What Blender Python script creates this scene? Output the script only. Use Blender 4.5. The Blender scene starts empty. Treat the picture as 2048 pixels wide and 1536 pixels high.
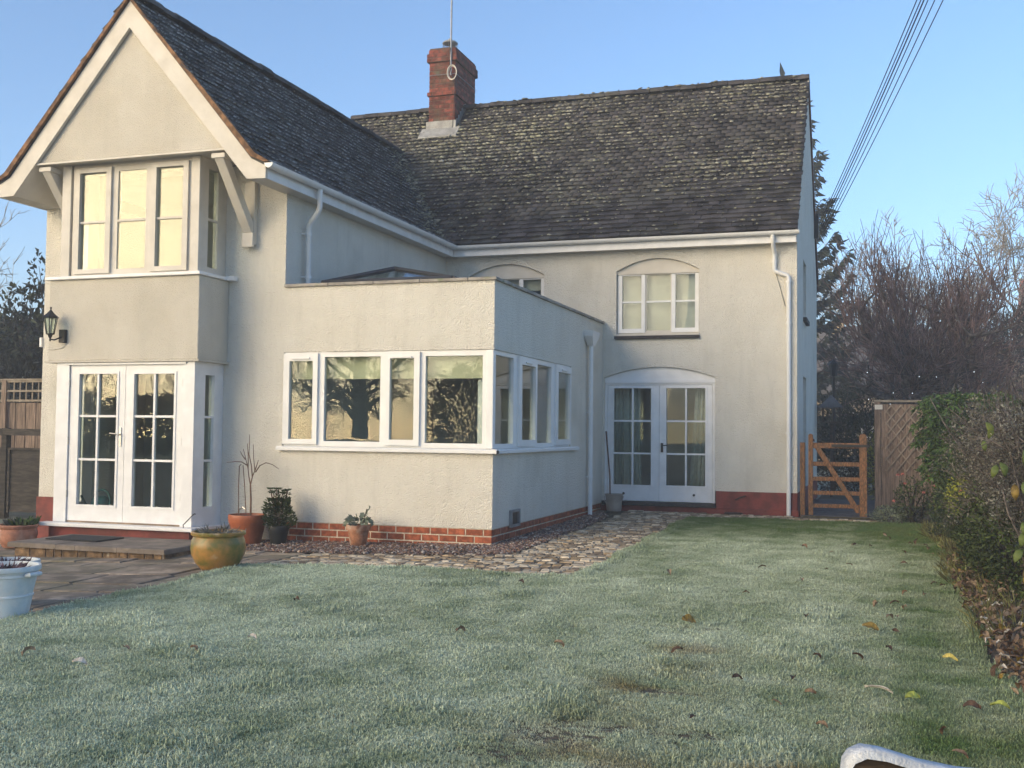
import bpy, math, random
import numpy as np
from mathutils import Vector, Matrix, noise

rnd = random.Random(7)
R = math.radians
sc = bpy.context.scene
COL = sc.collection

# ------------------------------------------------------------------ camera
YAW, PITCH, ROLL = -0.3229, 0.0437, -0.0105
CAM = Vector((4.2562, -12.0388, 1.3117))
fwd = Vector((math.sin(YAW)*math.cos(PITCH), math.cos(YAW)*math.cos(PITCH), math.sin(PITCH)))
rt = Vector((math.cos(YAW), -math.sin(YAW), 0)); up = rt.cross(fwd)
rt2 = rt*math.cos(ROLL) - up*math.sin(ROLL); up2 = up*math.cos(ROLL) + rt*math.sin(ROLL)
cd = bpy.data.cameras.new('camera'); cam = bpy.data.objects.new('camera', cd); COL.objects.link(cam)
cd.sensor_width = 36; cd.lens = 2169.99/2048*36; cd.clip_start = .05; cd.clip_end = 3000
cam.matrix_world = Matrix(((rt2.x, up2.x, -fwd.x, CAM.x), (rt2.y, up2.y, -fwd.y, CAM.y),
                           (rt2.z, up2.z, -fwd.z, CAM.z), (0, 0, 0, 1)))
sc.camera = cam
# ------------------------------------------------------------------ sky, sun, exposure
SUN_EL, SUN_ROT = 8.8, 218.5
w = bpy.data.worlds.new('World'); sc.world = w; w.use_nodes = True
nt = w.node_tree; bg = nt.nodes['Background']
sk = nt.nodes.new('ShaderNodeTexSky'); sk.sky_type = 'NISHITA'; sk.sun_disc = False
sk.sun_elevation = R(SUN_EL); sk.sun_rotation = R(SUN_ROT)
sk.air_density = 0.75; sk.dust_density = 0.9; sk.ozone_density = 2.5; sk.altitude = 60
nt.links.new(sk.outputs[0], bg.inputs[0]); bg.inputs[1].default_value = 0.128
sl = bpy.data.lights.new('sun', 'SUN'); sl.energy = 2.0; sl.angle = R(58); sl.color = (1.0, 0.755, 0.40)
so = bpy.data.objects.new('sun', sl); COL.objects.link(so)
sdir = Vector((math.sin(R(SUN_ROT))*math.cos(R(SUN_EL)), math.cos(R(SUN_ROT))*math.cos(R(SUN_EL)), math.sin(R(SUN_EL))))
so.rotation_euler = sdir.to_track_quat('Z', 'Y').to_euler(); so.location = (-10, -14, 12)
vs = sc.view_settings; vs.view_transform = 'Standard'; vs.look = 'None'; vs.gamma = 1; vs.exposure = 1.63
vs.use_curve_mapping = False

# ------------------------------------------------------------------ helpers: materials
def nd(nt, t, **k):
    n = nt.nodes.new(t)
    for a, v in k.items(): setattr(n, a, v)
    return n
def mat(name, col, rough=.65, var=.12, scale=6., bump=0., bscale=60., col2=None, mix=(.42, .62), spec=.4, island=0., detail=4., metal=0., voro=False, stretch=None, col3=None, mix3=(.6, .7), scale3=2., stain=None):
    m = bpy.data.materials.new(name); m.use_nodes = True; t = m.node_tree; L = t.links.new
    b = t.nodes['Principled BSDF']; b.inputs['Roughness'].default_value = rough; b.inputs['Metallic'].default_value = metal
    b.inputs['Specular IOR Level'].default_value = spec
    g = nd(t, 'ShaderNodeNewGeometry'); vec = g.outputs['Position']
    if stretch:
        mp = nd(t, 'ShaderNodeMapping'); mp.inputs['Scale'].default_value = stretch; L(vec, mp.inputs['Vector']); vec = mp.outputs[0]
    n = nd(t, 'ShaderNodeTexNoise'); n.inputs['Scale'].default_value = scale; n.inputs['Detail'].default_value = detail; n.inputs['Roughness'].default_value = .6
    L(vec, n.inputs['Vector'])
    rp = nd(t, 'ShaderNodeValToRGB'); e = rp.color_ramp.elements
    c2 = col2 if col2 else tuple(max(0, c*(1-2*var)) for c in col)
    c1 = col if col2 else tuple(min(1, c*(1+var)) for c in col)
    e[0].position = mix[0]; e[1].position = mix[1]; e[0].color = (*c2, 1); e[1].color = (*c1, 1)
    L(n.outputs[0], rp.inputs[0]); out = rp.outputs[0]
    if col3:
        n3 = nd(t, 'ShaderNodeTexNoise'); n3.inputs['Scale'].default_value = scale3; n3.inputs['Detail'].default_value = 5; L(vec, n3.inputs['Vector'])
        r3 = nd(t, 'ShaderNodeMapRange'); r3.inputs[1].default_value = mix3[0]; r3.inputs[2].default_value = mix3[1]; L(n3.outputs[0], r3.inputs[0])
        mx = nd(t, 'ShaderNodeMix', data_type='RGBA'); L(r3.outputs[0], mx.inputs[0]); L(out, mx.inputs[6]); mx.inputs[7].default_value = (*col3, 1); out = mx.outputs[2]
    if stain:
        mp2 = nd(t, 'ShaderNodeMapping'); mp2.inputs['Scale'].default_value = (2.2, 2.2, .35); L(g.outputs['Position'], mp2.inputs['Vector'])
        n4 = nd(t, 'ShaderNodeTexNoise'); n4.inputs['Scale'].default_value = 2.2; n4.inputs['Detail'].default_value = 8; n4.inputs['Roughness'].default_value = .7; L(mp2.outputs[0], n4.inputs['Vector'])
        r4 = nd(t, 'ShaderNodeMapRange'); r4.inputs[1].default_value = .50; r4.inputs[2].default_value = .80; r4.inputs[4].default_value = .40; L(n4.outputs[0], r4.inputs[0])
        m4 = nd(t, 'ShaderNodeMix', data_type='RGBA'); L(r4.outputs[0], m4.inputs[0]); L(out, m4.inputs[6]); m4.inputs[7].default_value = (*stain, 1); out = m4.outputs[2]
    if island:
        h = nd(t, 'ShaderNodeHueSaturation'); mr = nd(t, 'ShaderNodeMapRange')
        mr.inputs[3].default_value = 1-island; mr.inputs[4].default_value = 1+island
        L(g.outputs['Random Per Island'], mr.inputs[0]); L(mr.outputs[0], h.inputs['Value']); L(out, h.inputs['Color']); out = h.outputs[0]
    L(out, b.inputs['Base Color'])
    if bump:
        if voro:
            bn = nd(t, 'ShaderNodeTexVoronoi', feature='SMOOTH_F1'); bn.inputs['Scale'].default_value = bscale; bn.inputs['Smoothness'].default_value = .6
            nn = nd(t, 'ShaderNodeTexNoise'); nn.inputs['Scale'].default_value = bscale*1.6; nn.inputs['Detail'].default_value = 3
            L(vec, bn.inputs['Vector']); L(vec, nn.inputs['Vector'])
            ad = nd(t, 'ShaderNodeMath', operation='SUBTRACT'); L(nn.outputs[0], ad.inputs[0]); L(bn.outputs['Distance'], ad.inputs[1]); ho = ad.outputs[0]
        else:
            bn = nd(t, 'ShaderNodeTexNoise'); bn.inputs['Scale'].default_value = bscale; bn.inputs['Detail'].default_value = 4; L(vec, bn.inputs['Vector']); ho = bn.outputs[0]
        bp = nd(t, 'ShaderNodeBump'); bp.inputs['Strength'].default_value = min(1, bump); bp.inputs['Distance'].default_value = .012*max(1, bump)
        L(ho, bp.inputs['Height']); L(bp.outputs[0], b.inputs['Normal'])
    return m
def objrand(m, amt=.25, hue=0.):
    """vary a material's value a little from object to object"""
    t = m.node_tree; b = t.nodes['Principled BSDF']; src = b.inputs['Base Color'].links[0].from_socket
    oi = nd(t, 'ShaderNodeObjectInfo'); mr = nd(t, 'ShaderNodeMapRange'); mr.inputs[3].default_value = 1-amt; mr.inputs[4].default_value = 1+amt
    h = nd(t, 'ShaderNodeHueSaturation'); t.links.new(oi.outputs['Random'], mr.inputs[0]); t.links.new(mr.outputs[0], h.inputs['Value'])
    t.links.new(src, h.inputs['Color']); t.links.new(h.outputs[0], b.inputs['Base Color']); return m
def glass_mat(name, ior=1.55, tint=(.86, .9, .88), refl_tint=(1, 1, 1)):
    m = bpy.data.materials.new(name); m.use_nodes = True; t = m.node_tree; L = t.links.new
    t.nodes.remove(t.nodes['Principled BSDF']); o = t.nodes['Material Output']
    g = nd(t, 'ShaderNodeNewGeometry'); mr = nd(t, 'ShaderNodeMapRange'); mr.inputs[3].default_value = ior; mr.inputs[4].default_value = 1/ior
    L(g.outputs['Backfacing'], mr.inputs[0]); fr = nd(t, 'ShaderNodeFresnel'); L(mr.outputs[0], fr.inputs['IOR'])
    tr = nd(t, 'ShaderNodeBsdfTransparent'); tr.inputs[0].default_value = (*tint, 1)
    gl = nd(t, 'ShaderNodeBsdfGlossy'); gl.inputs['Roughness'].default_value = 0.0; gl.inputs['Color'].default_value = (*refl_tint, 1)
    n = nd(t, 'ShaderNodeTexNoise'); n.inputs['Scale'].default_value = 1.6; L(g.outputs['Position'], n.inputs['Vector'])
    bp = nd(t, 'ShaderNodeBump'); bp.inputs['Strength'].default_value = .035; bp.inputs['Distance'].default_value = .02; L(n.outputs[0], bp.inputs['Height']); L(bp.outputs[0], gl.inputs['Normal'])
    mx = nd(t, 'ShaderNodeMixShader'); L(fr.outputs[0], mx.inputs[0]); L(tr.outputs[0], mx.inputs[1]); L(gl.outputs[0], mx.inputs[2]); L(mx.outputs[0], o.inputs[0])
    return m

RENDER = mat('roughcast_cream_paint', (.80, .765, .68), .85, bump=1.1, bscale=62, voro=True, col2=(.75, .71, .62), scale=1.3, mix=(.35, .65), col3=(.56, .53, .45), mix3=(.58, .88), scale3=.9, spec=.15, stain=(.52, .49, .42))
RENDER_FINE = mat('fine_render_cream_paint', (.68, .635, .545), .85, bump=.8, bscale=75, voro=True, col2=(.62, .57, .475), scale=1.5, mix=(.35, .65), col3=(.54, .51, .43), mix3=(.56, .85), scale3=1.1, spec=.15, stain=(.50, .475, .40))
WHITE = mat('white_gloss_paint', (.80, .80, .80), .35, .03, 5, spec=.4)
WHITE_OLD = mat('weathered_white_paint', (.66, .62, .55), .55, .05, 4, bump=.25, bscale=30, col2=(.57, .53, .46), mix=(.3, .6), stain=(.50, .47, .42))
UPVC = mat('white_plastic', (.80, .80, .79), .35, .02, 3, stain=(.66, .65, .62))
RED = mat('red_masonry_paint', (.20, .035, .028), .6, .15, 5, bump=.3, bscale=50)
BRICK = objrand(mat('orange_red_brick', (.36, .10, .045), .85, .18, 14, bump=.5, bscale=90), .22)
CBRICK = objrand(mat('dark_red_chimney_brick', (.20, .058, .04), .9, .25, 9, bump=.5, bscale=70, col3=(.10, .10, .07), mix3=(.55, .75), scale3=3), .3)
SBRICK = objrand(mat('stained_buff_brick', (.22, .14, .075), .9, .25, 10, bump=.5, bscale=60, col3=(.36, .31, .24), mix3=(.6, .7), scale3=8), .3)
MORTAR = mat('pale_mortar', (.62, .53, .41), .95, .12, 20, bump=.4, bscale=90)
CMORTAR = mat('dirty_mortar', (.13, .085, .065), .95, .12, 20, bump=.4, bscale=90)
LEAD = mat('grey_lead', (.33, .33, .32), .6, .12, 6, bump=.2)
TILE = mat('brown_clay_roof_tile', (.058, .054, .058), .8, .25, 3, bump=.7, bscale=45, island=.35, col3=(.12, .12, .105), mix3=(.50, .8), scale3=1.4)
TILE1 = objrand(mat('brown_clay_roof_tile_single', (.058, .054, .058), .8, .25, 3, bump=.7, bscale=45, col3=(.12, .12, .105), mix3=(.50, .8), scale3=1.4), .35)
MOSS = mat('frosted_grey_green_moss', (.23, .23, .165), .95, .3, 9, bump=.9, bscale=120, island=.55, col3=(.30, .29, .25), mix3=(.45, .7), scale3=5)
UNDERCLOAK = mat('brown_verge_mortar', (.24, .13, .065), .9, .25, 10, bump=.4)
COPING = mat('grey_coping_stone', (.36, .33, .29), .85, .15, 6, bump=.3, col3=(.2, .22, .14), mix3=(.58, .72), scale3=5)
SLATE = mat('dark_slate_sill', (.06, .055, .055), .7, .25, 20, bump=.5, stretch=(1, 1, 6))
DARKMETAL = mat('black_metal', (.018, .018, .02), .45, .1, 5)
STEEL = mat('satin_steel', (.5, .49, .47), .35, .05, 5, metal=.9)
GALV = mat('galvanised_steel', (.32, .33, .35), .5, .1, 8, metal=.6)
ANTHRACITE = mat('anthracite_rooflight_frame', (.045, .047, .055), .4, .05, 5)
ROOMWALL = mat('room_plaster', (.80, .78, .74), .9, .05, 2)
ROOMFLOOR = mat('room_floorboards', (.30, .22, .15), .5, .2, 5, stretch=(1, 8, 1))
FELT = mat('flat_roof_felt', (.13, .13, .13), .9, .1, 4, bump=.3)
GLASS = glass_mat('window_glass', 1.38)
GLASS_BAY = glass_mat('bay_window_glass', 1.56, refl_tint=(1, .95, .78))  # low sun's yellow glow put into the reflection colour of the bay panes
CURTAIN = mat('white_curtain_cloth', (.62, .62, .56), .9, .06, 12)
BLIND = mat('cream_roller_blind', (.66, .62, .44), .9, .04, 3)
NET = mat('pale_blind_cloth', (.66, .61, .53), .9, .06, 3)
TERRA = mat('terracotta_plastic', (.38, .115, .05), .45, .1, 5, bump=.1)
TERRA2 = mat('weathered_terracotta', (.36, .16, .085), .85, .2, 9, bump=.3, col3=(.46, .33, .25), mix3=(.5, .68), scale3=7)
TERRA3 = mat('salmon_terracotta', (.42, .19, .12), .8, .15, 6, bump=.2, col3=(.52, .34, .27), mix3=(.5, .7), scale3=5)
GLAZE = mat('ochre_green_glazed_clay', (.40, .21, .055), .28, .2, 5, bump=.15, bscale=12, col2=(.16, .145, .03), mix=(.42, .6), col3=(.48, .35, .2), mix3=(.62, .7), scale3=4)
BLUEPOT = mat('pale_blue_plastic', (.60, .67, .71), .45, .06, 4, col3=(.70, .71, .71), mix3=(.45, .7), scale3=12, stain=(.42, .44, .42))
BLACKPLASTIC = mat('black_plastic_pot', (.022, .024, .026), .5, .1, 5)
GREYPLASTIC = mat('grey_beige_plastic', (.33, .29, .25), .5, .06, 5)
SOIL = mat('dark_garden_soil', (.045, .034, .025), .95, .3, 14, bump=.9, bscale=40, col2=(.11, .085, .06), mix=(.4, .65))
WOODHANDLE = mat('brown_wood_handle', (.12, .055, .03), .6, .2, 10)
GATEWOOD = mat('orange_stained_timber', (.265, .122, .05), .7, .28, 9, bump=.4, bscale=40, stretch=(8, 8, 2.2), col3=(.13, .09, .05), mix3=(.48, .78), scale3=3.5)
FENCEWOOD = objrand(mat('grey_brown_fence_timber', (.25, .18, .135), .85, .2, 4, bump=.4, bscale=25, stretch=(9, 9, .8)), .16)
FENCEDARK = objrand(mat('dark_stained_fence_timber', (.055, .045, .036), .85, .25, 4, bump=.4, bscale=25, stretch=(1, 9, 6)), .16)
TRELLISW = mat('pale_weathered_trellis', (.30, .25, .19), .85, .15, 6)
TRELLISD = mat('brown_weathered_lath', (.31, .245, .185), .85, .15, 6)
BARK = mat('grey_brown_bark', (.17, .14, .12), .9, .25, 12, bump=.5, bscale=30)
BARK_DARK = mat('dark_bark', (.035, .03, .028), .9, .25, 12, bump=.5, bscale=30)
SHOOT = mat('reddish_young_shoots', (.24, .155, .135), .8, .25, 3, island=.3)
FROSTTWIG = mat('frosted_pale_twigs', (.33, .32, .29), .9, .15, 2, island=.25)
FROSTSTEM = mat('frost_grey_shrub_twigs', (.13, .11, .10), .9, .3, 9, island=.4)
def leafmat(name, c, c2, isl=.4, c3=None, m3=(.55, .75), s3=3.):
    return mat(name, c, .6, .2, 2.5, col2=c2, mix=(.38, .62), island=isl, col3=c3, mix3=m3, scale3=s3, spec=.25)
SPRUCE = leafmat('dark_spruce_needles', (.040, .052, .034), (.022, .03, .022))
CYPRESS = leafmat('green_cypress_foliage', (.088, .155, .036), (.04, .078, .02), .45, (.24, .30, .19), (.60, .85), 2.)
LAUREL = leafmat('dark_laurel_leaves', (.030, .042, .022), (.015, .022, .014), .5, (.12, .13, .10), (.62, .85), 2)
YELLOWGREEN = leafmat('yellow_green_leaves', (.22, .23, .03), (.10, .14, .02))
HEDGE = leafmat('mixed_green_hedge_leaves', (.060, .088, .024), (.025, .038, .014), .5)
FROSTLEAF = leafmat('frosted_grey_green_leaves', (.20, .20, .17), (.09, .085, .065), .5)
DARKCON = leafmat('dark_conifer_foliage', (.025, .034, .030), (.012, .018, .016), .5)
SAGE = leafmat('frosted_sage_leaves', (.20, .235, .175), (.13, .16, .11), .3)
SHINY = leafmat('glossy_green_leaves', (.062, .085, .022), (.030, .048, .015), .4)
CLIMBER = leafmat('yellowing_green_big_leaves', (.12, .15, .035), (.075, .11, .035), .3)
ROSE = mat('pink_rose_petals', (.62, .20, .17), .6, .15, 20)
DEADLEAF = mat('dead_brown_leaves', (.13, .078, .045), .75, .2, 5, island=.55, col2=(.24, .18, .12), mix=(.4, .62))
LEAFB = objrand(mat('curled_brown_leaf', (.085, .048, .028), .7, .2, 30), .3)
LEAFY = mat('pale_yellow_leaf', (.52, .42, .10), .6, .15, 25)
LEAFG = mat('fallen_yellow_green_leaf', (.33, .37, .07), .6, .15, 25)
LEAFW = mat('frosted_pale_leaf', (.52, .48, .42), .8, .15, 25)
LEAFO = mat('ochre_leaf', (.21, .14, .025), .6, .2, 25)
SLAB = objrand(mat('brown_grey_paving_slab', (.31, .25, .195), .85, .25, 3.5, bump=.45, bscale=30, col3=(.145, .13, .085), mix3=(.46, .72), scale3=1.7), .2)
SLABTOP = objrand(mat('step_paving_slab', (.22, .18, .145), .8, .15, 4, bump=.3), .12)
SETT_L = objrand(mat('pale_stone_sett', (0.62, 0.52, 0.38), .85, .15, 12, bump=.4, bscale=60), .22)
SETT_B = objrand(mat('buff_stone_sett', (0.43, 0.31, 0.18), .85, .2, 12, bump=.4, bscale=60), .25)
SETT_D = objrand(mat('mossy_brown_stone_sett', (0.20, 0.15, 0.10), .9, .25, 12, bump=.4, bscale=60), .25)
SETT_G = objrand(mat('pinkish_grey_stone_sett', (.36, .28, .19), .9, .2, 12, bump=.4, bscale=60), .22)
JOINT = mat('mossy_joint_soil', (.085, .072, .04), .95, .25, 9, bump=.7, bscale=70)
PAVER = objrand(mat('blue_grey_block_paver', (.085, .085, .092), .8, .15, 8, bump=.3), .18)
GROUNDM = mat('frosted_meadow', (.27, .30, .24), .95, .25, .8, col2=(.21, .22, .16), mix=(.4, .6))
LAWNBASE = mat('lawn_thatch', (.060, .060, .034), .95, .25, 25, bump=1., bscale=45, col2=(.115, .085, .058), mix=(.38, .6))
STONEWALL = mat('honey_stone_wall', (.36, .28, .18), .9, .2, 2.5, bump=.5, bscale=8)
FARROOF = mat('far_slate_roof', (.14, .13, .13), .85, .15, 3)
FARRED = mat('far_red_roof', (.30, .085, .06), .85, .15, 3)
MATRUB = mat('black_rubber_doormat', (.035, .036, .038), .85, .25, 60, bump=.8, bscale=140)
TEAL = mat('teal_plastic', (.02, .13, .13), .4, .08, 5)
BENCHWOOD = mat('weathered_brown_bench_timber', (.095, .062, .035), .8, .3, 6, bump=.4, bscale=20, stretch=(1, 1, 9))
FROSTRIM = mat('frosted_white_rim', (.60, .62, .64), .7, .06, 30, bump=.4, bscale=150)
CABLE = mat('dark_cable', (.03, .03, .033), .6, .1, 5)
RUST = mat('rusty_iron', (.055, .038, .03), .8, .2, 20)

# ------------------------------------------------------------------ helpers: geometry
class MB:
    """collects vertices and faces; T maps local (u,d,z) to world"""
    def __init__(s, T=None): s.v = []; s.f = []; s.T = T or (lambda a, b, c: (a, b, c))
    def add(s, vs, fs):
        o = len(s.v); s.v += [s.T(*q) for q in vs]; s.f += [tuple(i+o for i in f) for f in fs]; return s
    def box(s, x0, x1, y0, y1, z0, z1):
        return s.add([(x0,y0,z0),(x1,y0,z0),(x1,y1,z0),(x0,y1,z0),(x0,y0,z1),(x1,y0,z1),(x1,y1,z1),(x0,y1,z1)],
                     [(0,3,2,1),(4,5,6,7),(0,1,5,4),(1,2,6,5),(2,3,7,6),(3,0,4,7)])
    def prism(s, poly, axis, a0, a1):
        """extrude a 2D polygon along axis (0,1,2)"""
        n = len(poly)
        def P(q, a): l = list(q); l.insert(axis, a); return tuple(l)
        return s.add([P(q, a0) for q in poly]+[P(q, a1) for q in poly],
                     [tuple(range(n))[::-1], tuple(range(n, 2*n))]+[(i, (i+1) % n, n+(i+1) % n, n+i) for i in range(n)])
    def tube(s, pts, r, n=8, cap=True):
        pts = [Vector(q) for q in pts]; m = len(pts)
        rs = r if hasattr(r, '__len__') else [r]*m
        vs = []; ref = None
        for i, q in enumerate(pts):
            t = (pts[min(i+1, m-1)]-pts[max(i-1, 0)])
            t = t.normalized() if t.length > 1e-9 else Vector((0, 0, 1))
            if ref is None: ref = Vector((0, 0, 1)) if abs(t.z) < .9 else Vector((1, 0, 0))
            a = t.cross(ref)
            if a.length < 1e-4: ref = Vector((1, .3, 0)); a = t.cross(ref)
            a.normalize(); b = t.cross(a); ref = a.cross(t)
            for k in range(n):
                c = 2*math.pi*k/n; vs.append(tuple(q+a*(rs[i]*math.cos(c))+b*(rs[i]*math.sin(c))))
        fs = [(i*n+k, i*n+(k+1) % n, (i+1)*n+(k+1) % n, (i+1)*n+k) for i in range(m-1) for k in range(n)]
        if cap: fs += [tuple(range(n))[::-1], tuple((m-1)*n+k for k in range(n))]
        return s.add(vs, fs)
    def lathe(s, prof, c=(0, 0, 0), n=28, wob=0.):
        vs = []; m = len(prof)
        for i, (r, z) in enumerate(prof):
            for k in range(n):
                a = 2*math.pi*k/n; vs.append((c[0]+r*math.cos(a), c[1]+r*math.sin(a), c[2]+z))
        fs = [(i*n+k, i*n+(k+1) % n, (i+1)*n+(k+1) % n, (i+1)*n+k) for i in range(m-1) for k in range(n)]
        if prof[0][0] > 1e-5: fs.append(tuple(range(n))[::-1])
        if prof[-1][0] > 1e-5: fs.append(tuple((m-1)*n+k for k in range(n)))
        return s.add(vs, fs)
    def holes(s, u0, u1, z0, z1, hs, d0, d1):
        """slab u0..u1 x z0..z1 between depths d0 (front) and d1 with rectangular holes (a,b,c,d)"""
        us = sorted({u0, u1, *[h for q in hs for h in q[:2] if u0 < h < u1]}); zs = sorted({z0, z1, *[h for q in hs for h in q[2:] if z0 < h < z1]})
        def solid(i, j):
            if i < 0 or j < 0 or i >= len(us)-1 or j >= len(zs)-1: return False
            a, b = (us[i]+us[i+1])/2, (zs[j]+zs[j+1])/2
            return not any(q[0] < a < q[1] and q[2] < b < q[3] for q in hs)
        for i in range(len(us)-1):
            for j in range(len(zs)-1):
                if not solid(i, j): continue
                a, b, c, d = us[i], us[i+1], zs[j], zs[j+1]
                s.add([(a,d0,c),(b,d0,c),(b,d0,d),(a,d0,d)], [(0,1,2,3)]); s.add([(a,d1,c),(b,d1,c),(b,d1,d),(a,d1,d)], [(3,2,1,0)])
                if not solid(i-1, j): s.add([(a,d0,c),(a,d0,d),(a,d1,d),(a,d1,c)], [(0,1,2,3)])
                if not solid(i+1, j): s.add([(b,d0,c),(b,d0,d),(b,d1,d),(b,d1,c)], [(3,2,1,0)])
                if not solid(i, j-1): s.add([(a,d0,c),(b,d0,c),(b,d1,c),(a,d1,c)], [(3,2,1,0)])
                if not solid(i, j+1): s.add([(a,d0,d),(b,d0,d),(b,d1,d),(a,d1,d)], [(0,1,2,3)])
        return s
    def build(s, name, m, parent=None, smooth=False, kind=None, bevel=0):
        me = bpy.data.meshes.new(name); me.from_pydata(s.v, [], s.f)
        if smooth: me.polygons.foreach_set('use_smooth', [True]*len(me.polygons)); 
        me.update()
        o = link(name, me, m, parent)
        if smooth == 'auto': me.set_sharp_from_angle(angle=R(40))
        if kind: o['kind'] = kind
        if bevel:
            b = o.modifiers.new('bevel', 'BEVEL'); b.width = bevel; b.segments = 2; b.limit_method = 'ANGLE'
        return o
def link(name, me, m, parent=None):
    o = bpy.data.objects.new(name, me); COL.objects.link(o)
    if m and not me.materials: me.materials.append(m)
    if parent is not None:
        o.parent = parent
        L = Vector((0, 0, 0)); q = parent
        while q: L += q.location; q = q.parent
        o.location = -L
    return o
def thing(name, label, cat, loc=(0, 0, 0), group=None):
    o = bpy.data.objects.new(name, None); COL.objects.link(o); o.location = loc; o.empty_display_size = .1
    o['label'] = label; o['category'] = cat
    if group: o['group'] = group
    return o
def part(name, parent):
    o = bpy.data.objects.new(name, None); COL.objects.link(o); o.parent = parent; o.location = -parent.location; o.empty_display_size = .1; return o
def tag(o, label, cat, group=None):
    o['label'] = label; o['category'] = cat
    if group: o['group'] = group
    return o
def struct(o): o['kind'] = 'structure'; return o
def fast(name, V, F, m, parent=None, kind=None, smooth=False):
    V = np.asarray(V, np.float32); F = np.asarray(F, np.int32); k = F.shape[1]
    me = bpy.data.meshes.new(name); me.vertices.add(len(V)); me.vertices.foreach_set('co', V.ravel())
    me.loops.add(F.size); me.loops.foreach_set('vertex_index', F.ravel())
    me.polygons.add(len(F)); me.polygons.foreach_set('loop_start', np.arange(0, F.size, k, dtype=np.int32)); me.polygons.foreach_set('loop_total', np.full(len(F), k, np.int32))
    if smooth: me.polygons.foreach_set('use_smooth', np.ones(len(F), bool))
    me.update(calc_edges=True)
    o = link(name, me, m, parent)
    if kind: o['kind'] = kind
    return o
def leaves(name, P, Dr, Ln, Wd, m, parent=None, fold=.35, seed=1, kind=None):
    """cloud of folded diamond leaves: P base points, Dr directions, Ln lengths, Wd widths (arrays)"""
    rg = np.random.default_rng(seed); P = np.asarray(P, float); Dr = np.asarray(Dr, float); N = len(P)
    Dr = Dr/(np.linalg.norm(Dr, axis=1, keepdims=True)+1e-9)
    rv = rg.normal(size=(N, 3)); sd = np.cross(Dr, rv); sd /= (np.linalg.norm(sd, axis=1, keepdims=True)+1e-9); nr = np.cross(sd, Dr)
    Ln = np.broadcast_to(np.asarray(Ln, float), N)[:, None]; Wd = np.broadcast_to(np.asarray(Wd, float), N)[:, None]
    a = P; tip = P+Dr*Ln - nr*Ln*.12; mid = P+Dr*Ln*.45; l = mid+sd*Wd*.5+nr*Wd*fold; r = mid-sd*Wd*.5+nr*Wd*fold
    V = np.stack([a, l, tip, r], 1).reshape(-1, 3); b = np.arange(N)[:, None]*4
    F = np.concatenate([b+np.array([[0, 1, 2]]), b+np.array([[0, 2, 3]])], 0)
    return fast(name, V, F, m, parent, kind)
def G(x, y): return .012*max(-14, min(y, 8))+.035*max(-9, min(0., x))

# ------------------------------------------------------------------ ground
xs = np.concatenate([np.linspace(-160, -30, 8), np.linspace(-26, 26, 53), np.linspace(30, 160, 8)])
V = []; F = []
for y in xs:
    for x in xs: V.append((x, y, G(x, y)-.07))
n = len(xs)
for j in range(n-1):
    for i in range(n-1): F.append((j*n+i, j*n+i+1, (j+1)*n+i+1, (j+1)*n+i))
struct(fast('ground', V, F, GROUNDM))

# lawn sheet (L-shaped), gently uneven
def lawn_edge_ok(x, y, w=0.):
    e = .03*math.sin(x*5.3)+.02*math.sin(y*7.1+x)
    if x > 4.95+.06*math.sin(y*1.7)+.03*math.sin(y*4.3)-w: return False
    if y < -2.36+e-w: return x > -1.80+.035*math.sin(y*3.1)+.02*math.sin(y*8.)+w
    return x > 1.66+.03*math.sin(y*4.)+w and y < 4.22+.05*math.sin(x*3.)-w
def lawn_z(x, y): return G(x, y)+.012+.018*noise.noise((x*.9, y*.9, 3.))+.01*noise.noise((x*3, y*3, 8.))
st = .1; V = []; F = []; idx = {}
for i in range(-18, 52):
    for j in range(-118, 43):
        x, y = i*st, j*st
        if all(lawn_edge_ok(x+a, y+b, -.02) for a, b in ((0, 0), (st, 0), (st, st), (0, st))):
            q = []
            for a, b in ((0, 0), (1, 0), (1, 1), (0, 1)):
                k = (i+a, j+b)
                if k not in idx: idx[k] = len(V); V.append((k[0]*st, k[1]*st, lawn_z(k[0]*st, k[1]*st)))
                q.append(idx[k])
            F.append(q)
lawn = struct(fast('lawn', V, F, LAWNBASE, smooth=True))
bed = MB()
for i in range(40):
    for j in range(1):
        y0, y1 = -8+i*.45, -8+(i+1)*.45
        bed.add([(4.93, y0, G(5, y0)-.02), (5.6, y0, G(5, y0)+.05), (5.6, y1, G(5, y1)+.05), (4.93, y1, G(5, y1)-.02)], [(0, 1, 2, 3)])
        bed.add([(5.6, y0, G(5, y0)+.05), (9, y0, G(5, y0)+.05), (9, y1, G(5, y1)+.05), (5.6, y1, G(5, y1)+.05)], [(0, 1, 2, 3)])
bed.add([(4.2, 4.3, .02), (4.93, 4.3, .02), (4.93, 7.6, .09), (4.2, 7.6, .09)], [(0, 1, 2, 3)])
struct(bed.build('flower_bed', SOIL))

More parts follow.
